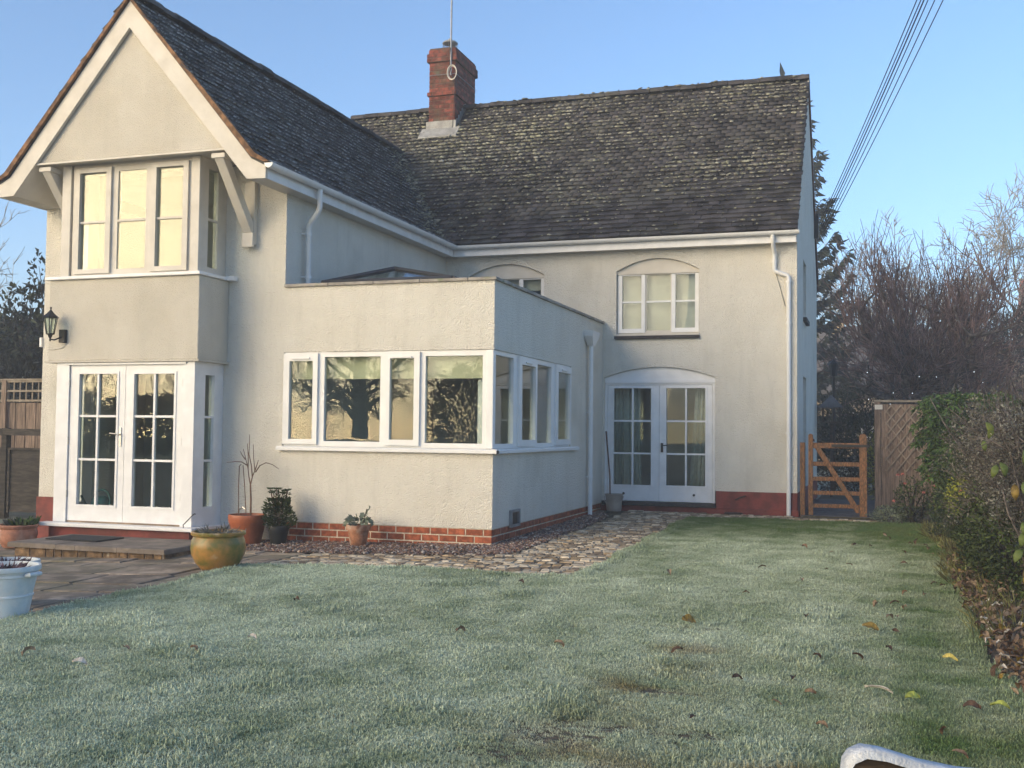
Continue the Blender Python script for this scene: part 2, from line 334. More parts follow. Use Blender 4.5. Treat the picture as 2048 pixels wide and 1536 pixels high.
# patio of flagstones
pat = MB(); pat.add([(-9, -9, G(-9, -9)-.03), (-1.76, -9, G(-1.76, -9)-.03), (-1.76, -.62, G(-1.76, -.62)-.03), (-9, -.62, G(-9, -.62)-.03)], [(0, 1, 2, 3)])
patio = struct(pat.build('patio', mat('dark_patio_joints', (.045, .038, .026), .95, .3, 12, bump=.6, bscale=60)))
slabmesh = {}
def slab_obj(name, x0, x1, y0, y1, zt, th, m, parent, bev=.008, jit=.006):
    w_, d_ = x1-x0, y1-y0; b = bev
    mb = MB(); ps = [(-w_/2, -d_/2), (w_/2, -d_/2), (w_/2, d_/2), (-w_/2, d_/2)]
    lo = [(a, c, -th) for a, c in ps]; mi = [(a, c, -b) for a, c in ps]; tp = [(a-b*(1 if a > 0 else -1), c-b*(1 if c > 0 else -1), 0) for a, c in ps]
    vs_ = lo+mi+tp; fs_ = [(3, 2, 1, 0), (8, 9, 10, 11)]
    for k in range(4):
        k2 = (k+1) % 4; fs_ += [(k, k2, 4+k2, 4+k), (4+k, 4+k2, 8+k2, 8+k)]
    mb.add(vs_, fs_); o = mb.build(name, m, parent)
    cx, cy = (x0+x1)/2, (y0+y1)/2
    L = Vector((cx, cy, zt+rnd.uniform(-jit, jit)))
    q = parent
    while q: L -= q.location; q = q.parent
    o.location = L
    return o
y = -.66; row = 0
while y > -6.6:
    dpt = rnd.choice([.45, .45, .6, .45, .3]); x = -1.80-rnd.uniform(0, .02)
    first = True
    while x > -7.4:
        wd = rnd.choice([.45, .6, .6, .75, .9])*(rnd.uniform(.5, .9) if first else 1); first = False
        cx, cy = x-wd/2, y-dpt/2
        o = slab_obj('paving_slab', x-wd+.013, x-.013, y-dpt+.013, y-.013, G(cx, cy), .05, SLAB, patio)
        o.rotation_euler = (math.atan(.012)+rnd.gauss(0, .004), -math.atan(.035)+rnd.gauss(0, .004), 0)
        x -= wd
    y -= dpt; row += 1

# cobbled path of stone setts
pth = MB()
for a in ((-1.76, 1.72, -2.45, -.2), (.0, 1.72, -.2, 5.3), (1.72, 4.4, 4.05, 5.3)):
    pth.add([(a[0], a[2], G(a[0], a[2])-.022), (a[1], a[2], G(a[1], a[2])-.022), (a[1], a[3], G(a[1], a[3])-.022), (a[0], a[3], G(a[0], a[3])-.022)], [(0, 1, 2, 3)])
path = struct(pth.build('path', JOINT))
setts = []
yy = -2.42; rw = 0
while yy < 5.3:
    x = -1.78+(rw % 2)*.05+rnd.uniform(-.02, .02)
    while x < 4.35:
        wd = rnd.choice([.095, .105, .105, .12, .15]); cx, cy = x+wd/2, yy+.05
        on = (cy < -1.12 and cx < 1.72) or (.52 < cx < 1.72 and cy < 5.25) or (cy < -1.12+1.2*max(0, (cx-.0))*1.0 and 0 < cx < 1.72 and cy < -.6) or (cy > 4.15 and 1.6 < cx < 4.3 and cy < 4.95+.2*(cx < 3))
        if on and not lawn_edge_ok(cx, cy, .02):
            p = .42 if cy < 1.5 else .3
            r_ = rnd.random(); m = 0 if r_ < p else 1 if r_ < p+.2 else 3 if r_ < p+.36 else 2
            setts.append((cx, cy, wd-.012, rnd.uniform(.085, .096), m, rnd.uniform(-.006, .006), rnd.gauss(0, .04)))
        x += wd
    yy += .108; rw += 1
setts.sort(key=lambda q: (Vector((q[0], q[1], 0))-CAM).length)
smesh = []
for m in (SETT_L, SETT_B, SETT_D, SETT_G):
    mb = MB(); b = .12
    ps = [(-.5, -.5), (.5, -.5), (.5, .5), (-.5, .5)]
    vs_ = [(a, c, -.04) for a, c in ps]+[(a, c, -.01) for a, c in ps]+[(a*(1-b), c*(1-b), 0) for a, c in ps]
    fs_ = [(8, 9, 10, 11)]
    for k in range(4): k2 = (k+1) % 4; fs_ += [(k, k2, 4+k2, 4+k), (4+k, 4+k2, 8+k2, 8+k)]
    me = bpy.data.meshes.new('sett'); me.from_pydata(vs_, [], fs_); me.materials.append(m); smesh.append(me); SV, SF = vs_, fs_
far = [MB() for _ in range(4)]
for k, (cx, cy, wd, dp, m, dz, rz) in enumerate(setts):
    if k < 300:
        o = link('sett', smesh[m], None, path); o.location = (cx, cy, G(cx, cy)+dz); o.scale = (wd, dp, 1); o.rotation_euler = (rnd.gauss(0, .015), rnd.gauss(0, .015), rz)
    else:
        c, s_ = math.cos(rz), math.sin(rz)
        far[m].add([(cx+(a*wd)*c-(b*dp)*s_, cy+(a*wd)*s_+(b*dp)*c, z+G(cx, cy)+dz) for a, b, z in SV], SF)
for m, mm in enumerate((SETT_L, SETT_B, SETT_D, SETT_G)): far[m].build('far_setts', mm, path, kind='stuff')

# block-paved side path behind the gate
sp = MB(); sp.box(3.2, 4.3, 5.3, 13, G(0, 6)-.10, G(0, 6)-.012); side_path = struct(sp.build('side_path', JOINT))
pm = MB(); pm.box(-.098, .098, -.048, .048, -.03, 0); me = bpy.data.meshes.new('paver'); me.from_pydata(pm.v, [], pm.f); me.materials.append(PAVER)
for j in range(40):
    for i in range(6):
        x = 3.27+i*.2+(j % 2)*.1; y = 5.36+j*.1
        if x > 4.3: continue
        o = link('paver', me, None, side_path); o.location = (x, y, G(x, y)+.004+rnd.uniform(-.002, .002)); o.rotation_euler = (.012, 0, 0)

# ------------------------------------------------------------------ the house
XL, XR, XC, D, W2, BACK = -6.56, -2.81, -4.60, 5.39, 3.11, 11.41
HS, HC = 4.30, 3.10
house = thing('house', 'cream rendered two-storey house with mossy tiled roofs, gabled bay wing and brick chimney', 'house')
FR = lambda Y: (lambda u, d, z: (u, Y-d, z))         # wall facing the camera side: d = outwards
SD = lambda X: (lambda u, d, z: (X+d, u, z))         # wall facing +x
def wallp(mb, m=RENDER): return mb.build('wall', m, house)
# wing
wallp(MB(FR(0)).holes(XL, XR, -.3, 4.42, [(-5.62, -3.84, .11, 2.10), (-5.6, -3.84, 3.30, 4.42)], 0, -.25))
wallp(MB(FR(0)).holes(-6.2, -3.0, 4.42, 4.70, [(-5.6, -3.84, 4.42, 4.62)], 0, -.25))
wallp(MB(SD(XR)).holes(.25, D-.002, -.2, 4.5, [], 0, -.25))
wallp(MB().box(XL, XL+.25, .25, BACK, -.3, 4.5))
# extension
wallp(MB(FR(0)).holes(XR, 0, .163, HC, [(XR, 0, 1.10, 2.281)], 0, -.25))
wallp(MB(SD(0)).holes(.25, D-.002, .163, HC, [(.25, 3.43, 1.10, 2.281)], 0, -.25))
wallp(MB().box(-.25, -.002, .002, .249, .163, 1.10)); wallp(MB().box(-.25, -.002, .002, .249, 2.281, HC-.002))
# main block front with arched openings
WO = [(.22, 1.58, 2.92, 4.17), (-2.385, -1.025, 2.92, 4.17), (.03, 1.84, .13, 2.39)]
wallp(MB(FR(D)).holes(XR-.25, W2, .40, 4.46, WO, 0, -.25))
def archz(u, a, b, zs, zc): k = (u-a)/(b-a)*2-1; return zs+(zc-zs)*(1-k*k)
for a, b, zs, zc, zt in ((.22, 1.58, 3.965, 4.165, 4.17), (-2.385, -1.025, 3.965, 4.165, 4.17), (.03, 1.84, 2.215, 2.385, 2.39)):
    N = 16; arch = MB(FR(D))
    for i in range(N):
        u0, u1 = a+(b-a)*i/N, a+(b-a)*(i+1)/N; h0, h1 = archz(u0, a, b, zs, zc), archz(u1, a, b, zs, zc)
        arch.add([(u0, 0, h0), (u1, 0, h1), (u1, 0, zt), (u0, 0, zt), (u0, -.2, h0), (u1, -.2, h1)], [(0, 1, 2, 3), (4, 5, 1, 0)])
    wallp(arch)
wallp(MB(SD(W2)).holes(D+.25, BACK, .40, 4.46, [(6.95, 7.75, 3.3, 4.3), (6.9, 7.75, .4, 2.3)], 0, -.25))
wallp(MB().prism([(D, 4.46), (BACK, 4.46), (8.4, 7.80)], 0, W2-.25, W2-.001))
wallp(MB().box(XL, W2-.25, BACK-.25, BACK, -.1, 4.46)); wallp(MB().box(W2-.25, W2-.001, D+.001, D+.249, .40, 4.458))
# floors and ceilings
for b_ in ((XL+.25, W2-.25, D+.25, BACK-.25, .08, .14), (XL+.25, W2-.25, D+.25, BACK-.25, 2.5, 2.62), (XL+.25, W2-.25, D+.25, BACK-.25, 4.38, 4.43),
           (XL+.25, XR-.25, .25, D+.25, .05, .12), (XL+.25, XR-.25, .25, D+.25, 2.5, 2.62), (XL+.25, XR-.25, .25, D+.25, 4.66, 4.70), (XR, -.25, .25, D, .08, .14)):
    MB().box(*b_).build('floor_slab', ROOMWALL if b_[4] > 1 else ROOMFLOOR, house)
for b_ in ((XL+.25, W2-.25, 8.6, 8.7, .14, 4.4), (XL+.25, XR-.25, 1.9, 2.0, .12, 4.66), (XR, -.25, 4.9, 4.95, .14, 2.6), (-.9, -.8, D+.25, 8.6, .14, 4.4)):
    MB().box(*b_).build('partition', ROOMWALL, house)
# red painted plinth of the main block
wallp(MB(FR(D)).box(-.3, .0299, -.25, 0, .13, .40))
pl = MB(FR(D)); pl.box(1.86, W2, -.25, .012, .13, .40); pl.box(-.02, W2+.02, -.25, .04, -.1, .128); pl.build('plinth', RED, house)
MB(SD(W2)).box(D+.03, BACK, -.2, .012, -.1, .40).build('plinth', RED, house)
MB(FR(0)).box(XL-.01, -5.80, 0.002, .03, -.35, .36).build('plinth', RED, house)
MB(FR(D)).box(.02, 1.85, -.1, .10, .14, .20).build('threshold', SLATE, house)
MB(FR(D)).tube([(2.16, .05, .27), (2.24, .06, .31), (2.33, .05, .34)], .012, 6).build('hook', RUST, house)
# extension brick plinth, brick by brick
core = MB(); core.box(XR-.2, -.008, .008, .24, -.25, .16); core.box(-.24, -.008, .24, D, -.25, .16); plinth = core.build('brick_plinth', MORTAR, house)
def brick_mesh(l, h, d, m, nm='brick'):
    mb = MB(); e = .004
    ps = [(-l/2, -h/2), (l/2, -h/2), (l/2, h/2), (-l/2, h/2)]
    vs_ = [(a, 0, c) for a, c in ps]+[(a, -d+e, c) for a, c in ps]+[(a-e*(1 if a > 0 else -1), -d, c-e*(1 if c > 0 else -1)) for a, c in ps]
    fs_ = [(8, 9, 10, 11)]
    for k in range(4): k2 = (k+1) % 4; fs_ += [(k, k2, 4+k2, 4+k), (4+k, 4+k2, 8+k2, 8+k)]
    me = bpy.data.meshes.new(nm); me.from_pydata(vs_, [], fs_); me.materials.append(m); return me
bcache = {}
def bricks(parent, P0, ax, length, z0, rows, ch, bl, m, proud=.006, jt=.015, start=0., skip=None):
    """lay a face of bricks from P0 along ax ('x' faces -y, 'y' faces +x)"""
    for r_ in range(rows):
        u = -(bl/2 if (r_+start) % 2 else 0)
        while u < length-.01:
            a, b = max(u, 0), min(u+bl, length)
            if b-a > .03:
                key = (round(b-a, 3), ch, m.name)
                if key not in bcache: bcache[key] = brick_mesh(b-a-jt, ch-jt, proud, m)
                o = link('brick', bcache[key], None, parent)
                z = z0+(r_+.5)*ch; j = rnd.uniform(-.002, .002)
                if ax == 'x': o.location = (P0[0]+(a+b)/2, P0[1]+j, z)
                else: o.location = (P0[0]+j, P0[1]+(a+b)/2, z); o.rotation_euler = (0, 0, math.pi/2)
                o.rotation_euler.x += rnd.gauss(0, .006)
            u += bl
bricks(plinth, (XR, .008), 'x', -XR, -.095, 3, .085, .225, BRICK)
bricks(plinth, (-.008, 0), 'y', D, -.01, 2, .085, .225, BRICK)
# coping stones along the extension parapet
u = XR
while u < -.01:
    e = min(u+.62, .035); MB().box(u+.003, e-.003, -.035, .27, HC, HC+.038).build('coping', COPING, house, bevel=.006); u = e
v = .275
while v < D-.01:
    e = min(v+.62, D-.002); MB().box(-.27, .035, v+.003, e-.003, HC+.001, HC+.039).build('coping', COPING, house, bevel=.006); v = e
MB(lambda u, d, z: (u, z, d)).holes(XR, -.25, .25, D-.002, [(-2.44, -.85, .61, 2.29)], 2.80, 2.62).build('flat_roof', FELT, house)
# roof lantern on the flat roof
rl = part('rooflight', house)
bx = (-2.55, -.74, .50, 2.4, 3.22); A = [(-1.85, 1.2, 3.48), (-1.85, 1.6, 3.48)]
cn = [(bx[0], bx[2], bx[4]), (bx[1], bx[2], bx[4]), (bx[1], bx[3], bx[4]), (bx[0], bx[3], bx[4])]
fr = MB(); fu = fr.T; fr.T = (lambda u, d, z: (u, z, d)); fr.holes(bx[0]-.03, bx[1]+.03, bx[2]-.03, bx[3]+.03, [(-2.44, -.85, .61, 2.29)], 3.19, 2.801); fr.T = fu
fr.tube([A[0], A[1]], .035, 6)
for c_, a_ in zip(cn, (A[0], A[0], A[1], A[1])): fr.tube([c_, a_], .035, 6)
for k in range(4): fr.tube([cn[k], cn[(k+1) % 4]], .035, 6)
fr.build('rooflight_frame', ANTHRACITE, rl)
for q in ([cn[0], cn[1], A[0]], [cn[1], cn[2], A[1], A[0]], [cn[2], cn[3], A[1]], [cn[3], cn[0], A[0], A[1]]):
    g_ = MB(); nq = (Vector(q[1])-Vector(q[0])).cross(Vector(q[2])-Vector(q[1])).normalized()*.012; k = len(q)
    g_.add([tuple(Vector(a)) for a in q]+[tuple(Vector(a)-nq) for a in q], [tuple(range(k)), tuple(range(k, 2*k))[::-1]]+[(i, (i+1) % k, k+(i+1) % k, k+i) for i in range(k)]); g_.build('pane', GLASS, rl)

# ---------------- windows and doors
def glaze(parent, T, u0, u1, z0, z1, d, ubars=(), zbars=(), bar=.028, m=GLASS, bm=WHITE, bd=.018):
    us = [u0, *ubars, u1]; zs = [z0, *zbars, z1]
    for i in range(len(us)-1):
        for j in range(len(zs)-1):
            a, b = us[i]+(bar/2 if i else 0), us[i+1]-(bar/2 if i < len(us)-2 else 0); c, e = zs[j]+(bar/2 if j else 0), zs[j+1]-(bar/2 if j < len(zs)-2 else 0)
            MB(T).box(a-.004, b+.004, d-.012, d-.004, c-.004, e+.004).build('pane', m, parent)
    for q in ubars: MB(T).box(q-bar/2, q+bar/2, d-.02, d+bd, z0, z1).build('glazing_bar', bm, parent)
    for q in zbars: MB(T).box(u0, u1, d-.018, d+bd-.003, q-bar/2, q+bar/2).build('glazing_bar', bm, parent)
def casement(parent, T, u0, u1, z0, z1, pane, d0, d1, m=UPVC, zbars=(), gm=GLASS, bev=.006, vent=False):
    MB(T).holes(u0, u1, z0, z1, [pane], d1, d0).build('sash', m, parent, bevel=bev)
    glaze(parent, T, *pane, (d0+d1)/2, zbars=zbars, m=gm)
    if vent:
        uc = (u0+u1)/2; MB(T).box(uc-.13, uc+.13, d1, d1+.018, z1-.075, z1-.052).build('trickle_vent', m, parent, bevel=.004)
# bay: posts, upper window
bay = part('bay', house); T = FR(-.624); bw = part('window', house)
MB(T).box(-5.762, -5.625, -.10, .0, 3.25, 4.70).build('corner_post', WHITE_OLD, bay, bevel=.006)
MB().box(-3.80, -3.678, -.62, -.54, 3.25, 4.70).build('corner_post', WHITE_OLD, bay, bevel=.006)
UP = [(-5.478, -5.068, 3.337, 4.585), (-4.905, -4.478, 3.328, 4.588), (-4.308, -3.912, 3.333, 4.588)]
MB(T).holes(-5.60, -3.80, 3.25, 4.70, UP, -.02, -.09).build('frame', WHITE_OLD, bw, bevel=.004)
for k, (a, b, c, e) in enumerate(UP):
    if k != 1: MB(T).holes(a-.075, b+.075, c-.06, e+.06, [(a, b, c, e)], .012, -.018).build('sash', WHITE_OLD, bw, bevel=.005)
    glaze(bw, T, a, b, c, e, -.03, zbars=(3.945,), m=GLASS_BAY, bm=WHITE_OLD, bd=.02)
# bay upper right-hand side
T2 = SD(-3.68); bs = part('window', house)
MB(T2).holes(-.535, -.002, 3.25, 4.70, [(-.405, -.195, 3.335, 4.585)], -.012, -.08).build('frame', WHITE_OLD, bs, bevel=.004)
glaze(bs, T2, -.405, -.195, 3.335, 4.585, -.035, zbars=(3.945,), m=GLASS_BAY, bm=WHITE_OLD)
MB(SD(-5.76)).holes(-.53, -.002, 3.25, 4.70, [(-.405, -.195, 3.335, 4.585)], .07, .0).build('frame', WHITE_OLD, bs)
# sill, rendered spandrel, soffits of the bay
sl_ = MB(); sl_.box(-5.95, -3.60, -.69, -.52, 3.205, 3.248); sl_.box(-3.75, -3.60, -.52, .0-.002, 3.205, 3.248); sl_.box(-3.62, -3.50, -.10, -.002, 3.20, 3.26); sl_.build('sill', WHITE, bay, bevel=.008)
spn = MB(); spn.box(-5.90, -3.632, -.646, -.002, 2.16, 3.204); spn.build('spandrel', RENDER_FINE, bay, bevel=.012)
MB().box(-5.93, -3.605, -.668, -.002, 2.135, 2.160).build('drip_moulding', RENDER_FINE, bay)
# bay ceiling boards
MB().box(-5.76, -3.68, -.62, 0, 4.702, 4.72).build('soffit', WHITE_OLD, bay)
# bay door screen
T = FR(-.624)
DL, DR = (-5.562, -4.718, .118, 2.112), (-4.712, -3.862, .118, 2.112)
MB(T).holes(-5.765, -3.685, .10, 2.134, [(-5.572, -3.852, .10, 2.122)], 0, -.10).build('door_frame', WHITE, bay, bevel=.006)
MB(T).box(-5.62, -3.80, .0, .018, 2.105, 2.128).build('drip_bar', WHITE, bay)
def leaf(name, T, u0, u1, z0, z1, pu0, pu1, pz0, pz1, ub, zb, dd, m=WHITE):
    o = MB(T).holes(u0, u1, z0, z1, [(pu0, pu1, pz0, pz1)], dd, dd-.055).build(name, m, house, bevel=.005)
    MB(T).holes(pu0-.03, pu1+.03, pz0-.03, pz1+.03, [(pu0, pu1, pz0, pz1)], dd+.010, dd-.002).build('bead', m, o, bevel=.004)
    glaze(o, T, pu0, pu1, pz0, pz1, dd-.025, ubars=ub, zbars=zb, m=GLASS, bm=m, bd=.022); return o
dl = leaf('door', T, *DL, -5.42, -4.84, .325, 1.99, (-5.138,), (1.452, .900), -.022)
dr = leaf('door', T, *DR, -4.58, -3.986, .325, 1.985, (-4.284,), (1.452, .900), -.022)
for z in (1.87, 1.14, .46):
    MB(T).tube([(-5.572, -.012, z-.045), (-5.572, -.012, z+.045)], .011, 8).build('hinge', STEEL, dl)
    MB(T).tube([(-3.852, -.012, z-.045), (-3.852, -.012, z+.045)], .011, 8).build('hinge', STEEL, dr)
h_ = MB(T); h_.box(-4.79, -4.758, -.022, -.010, 1.07, 1.31); h_.tube([(-4.774, -.01, 1.225), (-4.774, .035, 1.225), (-4.80, .04, 1.228), (-4.89, .038, 1.236)], .009, 8); h_.build('handle', STEEL, dl)
# bay lower right side
MB(SD(-3.685)).holes(-.524, -.002, .10, 2.134, [(-.395, -.195, .33, 1.98)], 0, -.08).build('side_screen', WHITE, bay, bevel=.005)
glaze(bay, SD(-3.685), -.395, -.195, .33, 1.98, -.035, zbars=(1.452, .905), m=GLASS, bm=WHITE)
MB(SD(-5.76)).holes(-.52, -.002, .10, 2.134, [(-.395, -.195, .33, 1.98)], .07, 0).build('side_screen', WHITE, bay)
ds = MB(); ds.box(-5.87, -3.555, -.80, -.62, .055, .098); ds.box(-3.70, -3.555, -.62, -.002, .055, .098); ds.build('door_sill', WHITE, bay, bevel=.008)
MB().box(-5.75, -3.69, -.60, .25, .04, .117).build('bay_floor', ROOMFLOOR, bay)
MB().box(-5.76, -3.66, -.70, -.02, -.2, .054).build('bay_plinth', RED, bay)
# extension corner window
xw = part('window', house); T = FR(0)
EW = [(-2.816, -2.321, 1.135, 2.255), (-2.243, -1.477, 1.168, 2.215), (-1.397, -.947, 1.135, 2.255), (-.880, -.146, 1.162, 2.210)]
MB(T).holes(-2.809, -.10, 1.102, 2.279, [(a+.02, b-.02, c+.02, e-.02) if k in (0, 2) else (a, b, c, e) for k, (a, b, c, e) in enumerate(EW)], -.02, -.08).build('frame', UPVC, xw, bevel=.006)
MB().box(-.099, -.008, .008, .10, 1.102, 2.279).build('corner_post', UPVC, xw, bevel=.008)
casement(xw, T, -2.805, -2.325, 1.128, 2.262, (-2.722, -2.390, 1.190, 2.167), -.05, .012, vent=True)
casement(xw, T, -1.405, -.945, 1.128, 2.262, (-1.338, -1.018, 1.198, 2.185), -.05, .012, vent=True)
for k in (1, 3): glaze(xw, T, *EW[k], -.05)
xs_ = part('window', house); T = SD(0)
SW = [(.12, .80, 1.160, 2.225), (.97, 1.70, 1.14, 2.25), (1.80, 2.47, 1.160, 2.215), (2.65, 3.40, 1.14, 2.25)]
MB(T).holes(.10, 3.428, 1.102, 2.279, [(a+.02, b-.02, c+.02, e-.02) if k in (1, 3) else (a, b, c, e) for k, (a, b, c, e) in enumerate(SW)], -.02, -.08).build('frame', UPVC, xs_, bevel=.006)
casement(xs_, T, .95, 1.71, 1.128, 2.262, (1.06, 1.64, 1.205, 2.165), -.05, .012, vent=True)
casement(xs_, T, 2.62, 3.41, 1.128, 2.262, (2.73, 3.36, 1.205, 2.165), -.05, .012, vent=True)
glaze(xs_, T, *SW[0], -.05); glaze(xs_, T, *SW[2], -.05)
s_ = MB(); s_.prism([(-.07, 1.05), (.02, 1.05), (.02, 1.10), (-.05, 1.10), (-.07, 1.085)], 0, -2.862, .068); s_.prism([(.068, 1.049), (-.05, 1.049), (-.05, 1.099), (.05, 1.099), (.068, 1.084)], 1, -.066, 3.69); s_.build('sill', UPVC, xw)
# main-block windows
def arch_panel(parent, T, a, b, zs, zc, zb, d, m=WHITE_OLD):
    N = 16; mb = MB(T); us = [a+(b-a)*i/N for i in range(N+1)]
    pts = [(a, zb), (b, zb)]+[(u_, archz(u_, a, b, zs, zc)) for u_ in us[::-1]]
    mb.prism([(q[0], q[1]) for q in pts], 1, d-.03, d); mb.box(a, b, d, d+.015, zb, zb+.05); mb.build('arch_panel', m, parent)
for dx in (0, -2.605):
    mw = part('window', house); T = FR(D)
    arch_panel(mw, T, .221+dx, 1.579+dx, 3.962, 4.162, 3.975-.06, -.06)
    PN = [(.307+dx, .628+dx, 3.02, 3.895), (.71+dx, 1.108+dx, 2.985, 3.935-.035), (1.19+dx, 1.508+dx, 3.02, 3.895)]
    MB(T).holes(.222+dx, 1.578+dx, 2.922, 3.914, PN, -.08, -.14).build('frame', WHITE_OLD, mw, bevel=.004)
    for k, (a, b, c, e) in enumerate(PN):
        if k != 1: MB(T).holes(a-.065, b+.06, c-.07, 3.908, [(a, b, c, e)], -.062, -.082).build('sash', WHITE, mw, bevel=.004)
        glaze(mw, T, a, b, c, e, -.09, zbars=(3.459,), m=GLASS, bm=WHITE, bd=.02)
    MB(T).box(.205+dx, 1.59+dx, -.1, .02, 2.895, 2.921).build('sill', WHITE_OLD, mw)
    MB(T).box(.20+dx, 1.595+dx, -.1, .055, 2.84, 2.894).build('slate_sill', SLATE, mw, bevel=.008)
# main-block french doors
T = FR(D); md = part('door_surround', house)
arch_panel(md, T, .032, 1.838, 2.212, 2.382, 2.125, -.05, WHITE)
MB(T).holes(.032, 1.838, .202, 2.124, [(.075, 1.795, .202, 2.095)], -.05, -.13).build('door_frame', WHITE, md, bevel=.004)
ml = leaf('door', T, .080, .932, .206, 2.09, .178, .800, .462, 2.04, (.494,), (1.505, .975), -.06)
mr_ = leaf('door', T, .936, 1.790, .206, 2.09, 1.050, 1.680, .466, 2.04, (1.368,), (1.505, .975), -.06)
for o, u_ in ((ml, .35), (mr_, 1.50)): MB(T).tube([(u_, -.062, .32), (u_, -.045, .32)], .02, 10).build('vent_hole', DARKMETAL, o)
h_ = MB(T); h_.box(.962, 1.0, -.06, -.048, 1.0, 1.15); h_.tube([(.98, -.05, 1.11), (.98, -.01, 1.11), (1.0, -.005, 1.11), (1.07, -.005, 1.115)], .008, 8); h_.build('handle', DARKMETAL, mr_)
# gable-end window and side door, seen edge-on
for z0, z1, zc in ((3.3, 4.05, 4.3), (.4, 2.05, 2.3)):
    gw = part('window' if z0 > 1 else 'side_door', house); T = SD(W2)
    MB(T).holes(6.951, 7.749, z0, z1, [(7.0, 7.7, z0+.06, z1-.06)], -.09, -.15).build('frame', WHITE, gw)
    arch_panel(gw, T, 6.951, 7.749, z1+.02, zc, z1, -.09); glaze(gw, T, 7.0, 7.7, z0+.06, z1-.06, -.12, ubars=(7.35,))
    if z0 > 1: MB(T).box(6.9, 7.8, -.1, .06, z0-.07, z0-.001).build('slate_sill', SLATE, gw)
# vent box low on the extension side
vb = MB(SD(0)).holes(.62, .97, .135, .345, [(.66, .93, .165, .315)], .035, 0).build('air_vent', GALV, house, bevel=.004)
MB(SD(0)).box(.66, .93, .001, .008, .165, .315).build('vent_grille', DARKMETAL, vb)

# ---------------- gable, eaves, brackets
def mx_(poly): return [(2*XC-x, z) for x, z in poly][::-1]
brd = [(-4.60, 6.685), (-2.79, 4.555), (-2.605, 4.478), (-2.605, 4.292), (-2.862, 4.300), (-3.196, 4.69), (-4.60, 6.330)]
MB().prism(brd, 1, -.855, -.81).build('bargeboard', WHITE_OLD, house); MB().prism(mx_(brd), 1, -.855, -.81).build('bargeboard', WHITE_OLD, house)
MB().prism([(-6.02, 4.722), (-3.18, 4.722), (-4.60, 6.36)], 1, -.795, -.55).build('gable_panel', RENDER_FINE, house)
MB().box(-6.0, -3.2, -.83, -.76, 4.682, 4.705).build('gable_trim', WHITE_OLD, house)
MB().box(-6.02, -3.18, -.79, -.02, 4.706, 4.721).build('soffit', WHITE_OLD, house)
for sgn in (1, -1):
    X = (lambda x: x) if sgn == 1 else (lambda x: 2*XC-x)
    q = [(-3.20, 4.70), (-2.862, 4.305), (-2.862, 4.325), (-3.20, 4.72)]
    MB().prism([(X(a), b) for a, b in (q if sgn == 1 else q[::-1])], 1, -.81, -.002).build('sloping_soffit', WHITE_OLD, house)
    e = [(-2.86, 4.302), (-2.62, 4.302), (-2.62, 4.32), (-2.86, 4.32)]
    MB().prism([(X(a), b) for a, b in (e if sgn == 1 else e[::-1])], 1, -.81, D-.2 if sgn == 1 else BACK).build('soffit', WHITE_OLD, house)
    f = [(-2.618, 4.295), (-2.598, 4.295), (-2.598, 4.47), (-2.618, 4.47)]
    MB().prism([(X(a), b) for a, b in (f if sgn == 1 else f[::-1])], 1, -.81, D-.198 if sgn == 1 else BACK).build('fascia', WHITE, house)
    br = part('bracket', house); bx_ = X(-3.305); k = .075
    MB().box(bx_-k, bx_+k, -.075, -.001, 3.66, 4.46).build('upright', WHITE_OLD, br, bevel=.006)
    MB().box(bx_-k-.006, bx_+k+.006, -.12, -.075, 3.62, 3.80).build('foot_block', WHITE_OLD, br, bevel=.006)
    MB().prism([(-.078, 3.76), (-.078, 3.94), (-.68, 4.675), (-.785, 4.655), (-.785, 4.605)], 0, bx_-k+.012, bx_+k-.012).build('strut', WHITE_OLD, br, bevel=.008)
    MB().box(bx_-k-.02, bx_+k+.02, -.80, -.60, 4.60, 4.66).build('head_block', WHITE_OLD, br, bevel=.008)
MB().box(-2.598, W2, D-.20, D-.18, 4.295, 4.47).build('fascia', WHITE, house); MB().box(-2.62, W2, D-.18, D-.002, 4.302, 4.32).build('soffit', WHITE_OLD, house)
def gutter(T, a, b, joints, name='gutter'):
    mb = MB(T); N = 8; r0, r1 = .058, .052
    for u0, u1, ro, ri in [(a, b, r0, r1)]+[(j-.035, j+.035, r0+.006, r0+.0005) for j in joints]:
        vs_ = []
        for u_ in (u0, u1):
            for rr in (ro, ri):
                for k in range(N+1):
                    an = math.pi+math.pi*k/N; vs_.append((u_, rr*math.cos(an), rr*math.sin(an)))
        n_ = N+1; fs_ = []
        for k in range(N):
            fs_ += [(k, k+1, 2*n_+k+1, 2*n_+k), (n_+k+1, n_+k, 3*n_+k, 3*n_+k+1), (k+1, k, n_+k, n_+k+1), (2*n_+k, 2*n_+k+1, 3*n_+k+1, 3*n_+k)]
        fs_ += [(0, 2*n_, 3*n_, n_), (N, n_+N, 3*n_+N, 2*n_+N)]
        mb.add(vs_, fs_)
    mb.prism([(-.052, 0), (0, -.052), (.052, 0), (.036, -.037), (-.036, -.037)][:3], 0, a, a+.006) if False else None
    return mb.build(name, UPVC, house, smooth='auto')
gutter(lambda u, d, z: (-2.538+d, u, 4.462+z), -.90, D-.32, (-.62, 1.1, 2.2, 3.2, 4.2, 4.85))
gutter(lambda u, d, z: (u, D-.265+d, 4.462+z), -2.60, W2+.05, (-2.35, -1.6, -.5, .6, 1.75, 2.75, 3.0))
ec = MB(); ec.prism([(-.058+.116*0, 0), *[(.058*math.cos(math.pi+math.pi*k/8), .058*math.sin(math.pi+math.pi*k/8)) for k in range(1, 8)], (.058, 0)], 1, -.905, -.897)
ec.v = [(x-2.538, y, z+4.462) for x, y, z in ec.v]; ec.build('gutter_end', UPVC, house)
